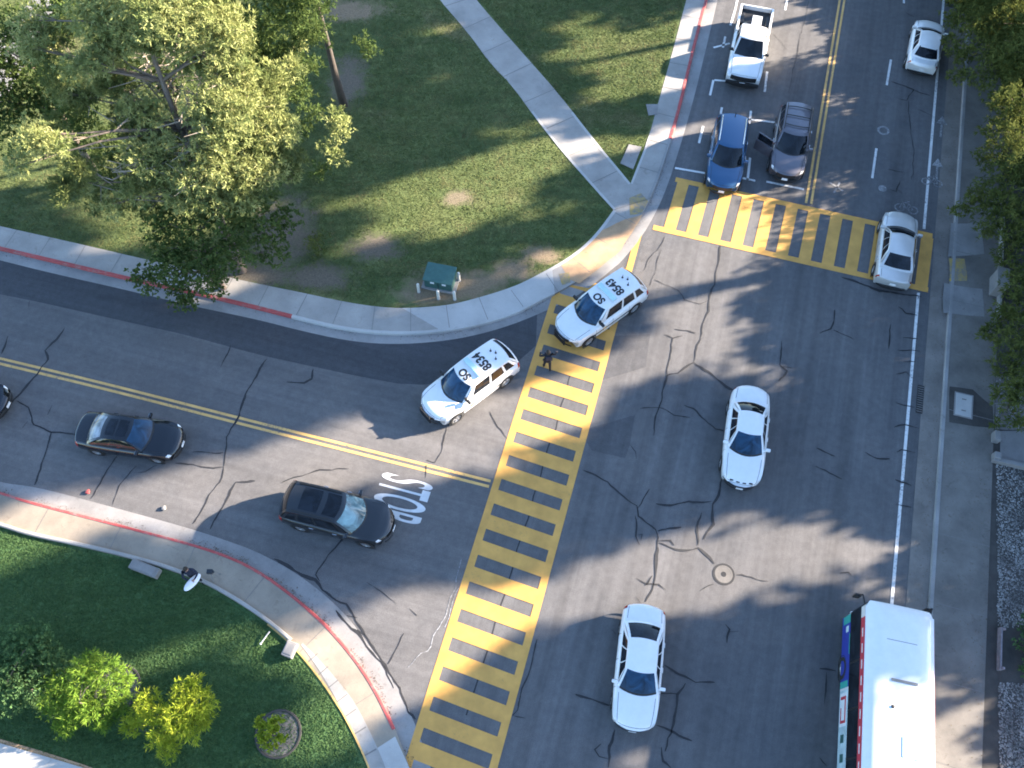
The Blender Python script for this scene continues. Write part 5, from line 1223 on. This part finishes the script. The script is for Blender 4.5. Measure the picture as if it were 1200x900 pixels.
# roadside trees beyond the right edge: they cast the long evening shade across the junction
TAN = math.tan(SUN_EL)
def shade_tree(label, s0, q0, blobs, seed, name='eucalyptus_tree', dens=10, size=1.0):
    b = SQ(s0, q0, .1); cl_ = []
    for (s, q, rs, rq) in blobs: cl_.append((SQ(s0 + random.Random(seed * 7 + int(s)).uniform(-.6, .6), q, (s0 - s) * TAN), rq, max(.25, rs * TAN / rq)))
    top = max(c[0].z for c in cl_)
    tree(name, label, b, [b, SQ(s0, q0 + .15, top * .3), SQ(s0 + .1, q0 - .1, top * .65), SQ(s0, q0, top * .97)], cl_, M['cedar'], seed, .16 + top * .012, 'tall trees along the right side of the road', dens=dens * 8.5, blades=4, blen=(.5, .9), bwid=(.28, .45))
TALL = [
 (41, 11.8, [(18.5, 9.4, 3.0, 2.5), (13, 12.2, 4, 3.2), (8, 11.8, 4, 2.7), (2.5, 11.3, 4, 2.3), (-4, 11.9, 4.5, 2.5), (-10, 12.0, 4.5, 2.3), (-16, 12.2, 4.5, 2.4), (-22, 12.2, 4.5, 2.4)]),
 (40, 2.6, [(14, 2.2, 4, 2.6), (8, 3.0, 4, 2.3), (3.2, 3.7, 3.0, 2.6), (-1, 2.2, 4, 2.8), (-7, .2, 4, 3.0), (-11.3, 6.2, 3.2, 2.4), (-12, 1.5, 4, 2.8)]),
 (41, 20.2, [(9.0, 19.9, 2.4, 1.6), (5.5, 21.0, 3.2, 3.0), (0, 20.6, 4, 2.7), (-6, 20.3, 4, 2.7), (-12, 20.3, 4, 2.7), (-18, 20.2, 4, 2.7), (-24, 19.8, 4, 2.8), (-30, 19.4, 4, 2.8)]),
 (40, 25.8, [(11, 25.6, 2.6, 1.0), (6, 25.7, 2.6, 1.2), (1, 25.4, 3, 1.6), (-4, 25.2, 3, 1.8), (-10.5, 23.6, 3.6, 2.3), (-15.5, 23.8, 3.8, 2.5), (-19, 24.4, 3, 2.4), (-13, 28.0, 3.8, 2.3), (-17.5, 28.6, 3.4, 2.5), (-18, 32, 3, 2.2), (-4.5, 28.8, 3.2, 1.9)]),
 (40.5, 28.0, [(25, 27.8, 3, 1.7), (21, 27.9, 3, 1.8), (17, 28.0, 3, 1.7), (13.0, 28.2, 2.8, 1.5)]),
 (41, 32.2, [(27, 32.0, 3, 1.0), (22, 32.2, 3, 1.1), (17, 32.3, 3, 1.2), (13, 32.6, 2, .9), (-2, 32.5, 3, 1.6), (3, 32.8, 3, 1.4)]),
 (42, 37.0, [(10, 35.6, 3, 2.2), (4, 35.4, 3.5, 2.6), (-2, 35.6, 3.5, 2.4), (9, 39.5, 3, 2.2), (2, 40, 4, 2.6)]),
 (43, 44.0, [(20, 42.5, 4, 3), (12, 44, 4, 3), (4, 45, 4, 3), (-4, 44, 4, 3)]),
]
tl = ['tallest eucalyptus beyond the right edge, opposite the middle of the long crosswalk', 'tall eucalyptus beyond the lower right corner, behind the bus stop side', 'tall eucalyptus beyond the right edge, opposite the utility vault', 'slim roadside tree beyond the right edge, level with the upper crosswalk', 'roadside tree beyond the right edge, level with the waiting SUVs', 'slim roadside tree beyond the upper right corner', 'broad roadside tree far up the right side of the road', 'broad roadside tree farthest up the right side of the road']
for i, (s0, q0, bl_) in enumerate(TALL): shade_tree(tl[i], s0, q0, bl_, 30 + i)
LOW = [(33.5, -4.5, 6.6), (34, -2.2, 6.5), (34.2, 0.2, 6.5), (33.6, 2.6, 6.6), (34, 5.0, 6.4), (34.4, 7.3, 6.8), (34.2, 9.7, 6.6), (34.6, 12.0, 7.0), (34.4, 14.3, 6.8), (35, 16.6, 7.6), (35.2, 18.7, 7.4), (35.6, 20.8, 6.0), (36, 23.0, 4.2), (36.6, 25.2, 4.0), (37.2, 27.4, 4.4), (38, 29.8, 3.6), (38.5, 32, 4.2), (38.5, 34.3, 3.6), (38.5, 36.6, 3.4), (39, 39, 3.8), (39, 41.5, 4.2), (39.5, 44, 4.6)]
NW_ = ['one', 'two', 'three', 'four', 'five', 'six', 'seven', 'eight', 'nine', 'ten', 'eleven', 'twelve', 'thirteen', 'fourteen', 'fifteen', 'sixteen', 'seventeen', 'eighteen', 'nineteen', 'twenty', 'twenty one', 'twenty two']
for i, (s0, q0, hh_) in enumerate(LOW):
    b = SQ(s0, q0, .1); rg = random.Random(i); ex = min(1.5, hh_ / 4.5)
    cl_ = [(SQ(s0 + dx, q0 + dq, z), r) for dx, dq, z, r in ((0, 0, hh_ - 1.0 * ex, 1.15), (.3, .8, hh_ - 1.5 * ex, 1.05), (-.2, -.8, hh_ - 1.4 * ex, 1.05), (.5, .2, hh_ * .48, 1.5), (0, 1.0, hh_ * .42, 1.3), (0, -1.0, hh_ * .42, 1.3), (.3, .5, hh_ * .22, 1.4), (.1, -.7, hh_ * .2, 1.4))]
    tree('roadside_tree', 'low bushy roadside tree past the right edge, number %s from the bottom' % NW_[i], b, [b, b + Vector((0, 0, hh_ * .4)), b + Vector((0, .1, hh_ * .85))], cl_, M['cedar'], 60 + i, .13, 'low trees along the right side of the road', dens=210, blades=7, blen=(.22, .42), bwid=(.11, .19))
# lawn: short tufts so the grass has a nap
g = np.random.default_rng(4)
def tufts(name, polypx, n, mat, z, seed):
    g = np.random.default_rng(seed); P = [(G(x, y, z).x, G(x, y, z).y) for x, y in polypx]
    xs = [p[0] for p in P]; ys = [p[1] for p in P]; pts = g.uniform((min(xs), min(ys)), (max(xs), max(ys)), (n, 2))
    ins = np.zeros(len(pts), bool); j = len(P) - 1
    for i in range(len(P)):
        (xi, yi), (xj, yj) = P[i], P[j]
        c = ((yi > pts[:, 1]) != (yj > pts[:, 1])) & (pts[:, 0] < (xj - xi) * (pts[:, 1] - yi) / (yj - yi + 1e-12) + xi); ins ^= c; j = i
    pts = pts[ins]
    for (c, rx, ry, _) in SPOTS: pts = pts[(((pts[:, 0] - c.x) / rx) ** 2 + ((pts[:, 1] - c.y) / ry) ** 2) > g.uniform(.3, 1.6, len(pts))]
    m = len(pts); h = g.uniform(.02, .055, m); a = g.uniform(0, 6.28, m); w = g.uniform(.02, .045, m); lx, ly = g.normal(0, .05, m), g.normal(0, .05, m)
    V = np.zeros((m, 3, 3)); V[:, 0, :2] = pts + np.stack([np.cos(a) * w, np.sin(a) * w], 1); V[:, 1, :2] = pts - np.stack([np.cos(a) * w, np.sin(a) * w], 1); V[:, 2, :2] = pts + np.stack([lx, ly], 1)
    V[:, :2, 2] = z; V[:, 2, 2] = z + h
    me = bpy.data.meshes.new(name); me.vertices.add(m * 3); me.vertices.foreach_set('co', V.ravel().astype(np.float32)); me.loops.add(m * 3); me.loops.foreach_set('vertex_index', np.arange(m * 3, dtype=np.int32))
    me.polygons.add(m); me.polygons.foreach_set('loop_start', np.arange(0, m * 3, 3, dtype=np.int32)); me.polygons.foreach_set('loop_total', np.full(m, 3, dtype=np.int32)); me.update(calc_edges=True); me.materials.append(mat)
    o = bpy.data.objects.new(name, me); COL.objects.link(o); tag(o, kind='stuff'); return o
M['blade'] = leaf_mat('grass_blades', (.070, .105, .036), (.14, .16, .06), (.19, .17, .085), .3)
M['blade_sw'] = leaf_mat('shaded_grass_blades', (.058, .118, .044), (.095, .155, .06), (.07, .125, .048), .3)
gp = [(-40, 258), (0, 264), (175, 303), (350, 341), (440, 357), (475, 325), (560, 330), (625, 322), (660, 304), (700, 269), (717, 246), (662, 184), (600, 102), (510, -4), (-40, -4)]
gp2 = [(738, 212), (695, 160), (615, 63), (558, -4), (803, -4), (770, 118), (758, 160)]
gp3 = [(-30, 618), (0, 620), (157, 660), (233, 685), (310, 732), (345, 764), (370, 795), (410, 856), (425, 905), (95, 905), (45, 885), (-30, 868)]
tag(tufts('grass', gp, 150000, M['blade'], .115, 1), 'mown grass of the upper left corner lawn'); tag(tufts('grass', gp2, 50000, M['blade'], .115, 2), 'mown grass between the diagonal path and the upper sidewalk'); tag(tufts('grass', gp3, 90000, M['blade_sw'], .10, 3), 'mown grass of the lower left lawn')
# ------------------------------------------------------------------ light, camera, output
W_ = bpy.data.worlds.new('World'); SC.world = W_; W_.use_nodes = True; nt = W_.node_tree
sky = nt.nodes.new('ShaderNodeTexSky'); sky.sky_type = 'NISHITA'; sky.sun_disc = False
sky.sun_elevation = SUN_EL; sky.sun_rotation = math.pi / 2 - SUN_AZ; sky.air_density = 1.0; sky.dust_density = .6; sky.ozone_density = 3.0
nt.links.new(sky.outputs[0], nt.nodes['Background'].inputs[0]); nt.nodes['Background'].inputs[1].default_value = .088
ld = bpy.data.lights.new('sun', 'SUN'); ld.energy = 5.0; ld.angle = R(.8); ld.color = (1.0, .86, .70)
so = bpy.data.objects.new('sun', ld); COL.objects.link(so)
sd = SE * math.cos(SUN_EL) + Vector((0, 0, math.sin(SUN_EL))); so.rotation_euler = sd.to_track_quat('Z', 'Y').to_euler(); so.location = sd * 80
cd = bpy.data.cameras.new('camera'); cam = bpy.data.objects.new('camera', cd); COL.objects.link(cam)
cam.location = (0, 0, CAMH); cam.rotation_euler = (math.pi / 2 - PITCH, 0, 0)
cd.sensor_width = 36; cd.lens = 36 * FPX / 1200; cd.clip_end = 3000; cd.clip_start = .5
SC.camera = cam
SC.view_settings.view_transform = 'Standard'; SC.view_settings.look = 'None'; SC.view_settings.gamma = 1; SC.view_settings.use_curve_mapping = False
SC.view_settings.exposure = 2.72
SC.render.engine = 'CYCLES'; SC.cycles.use_denoising = True; SC.cycles.max_bounces = 6; SC.cycles.diffuse_bounces = 3; SC.cycles.glossy_bounces = 3; SC.cycles.transmission_bounces = 4; SC.cycles.transparent_max_bounces = 4
SC.cycles.pixel_filter_type = 'BLACKMAN_HARRIS'; SC.cycles.filter_width = 1.8
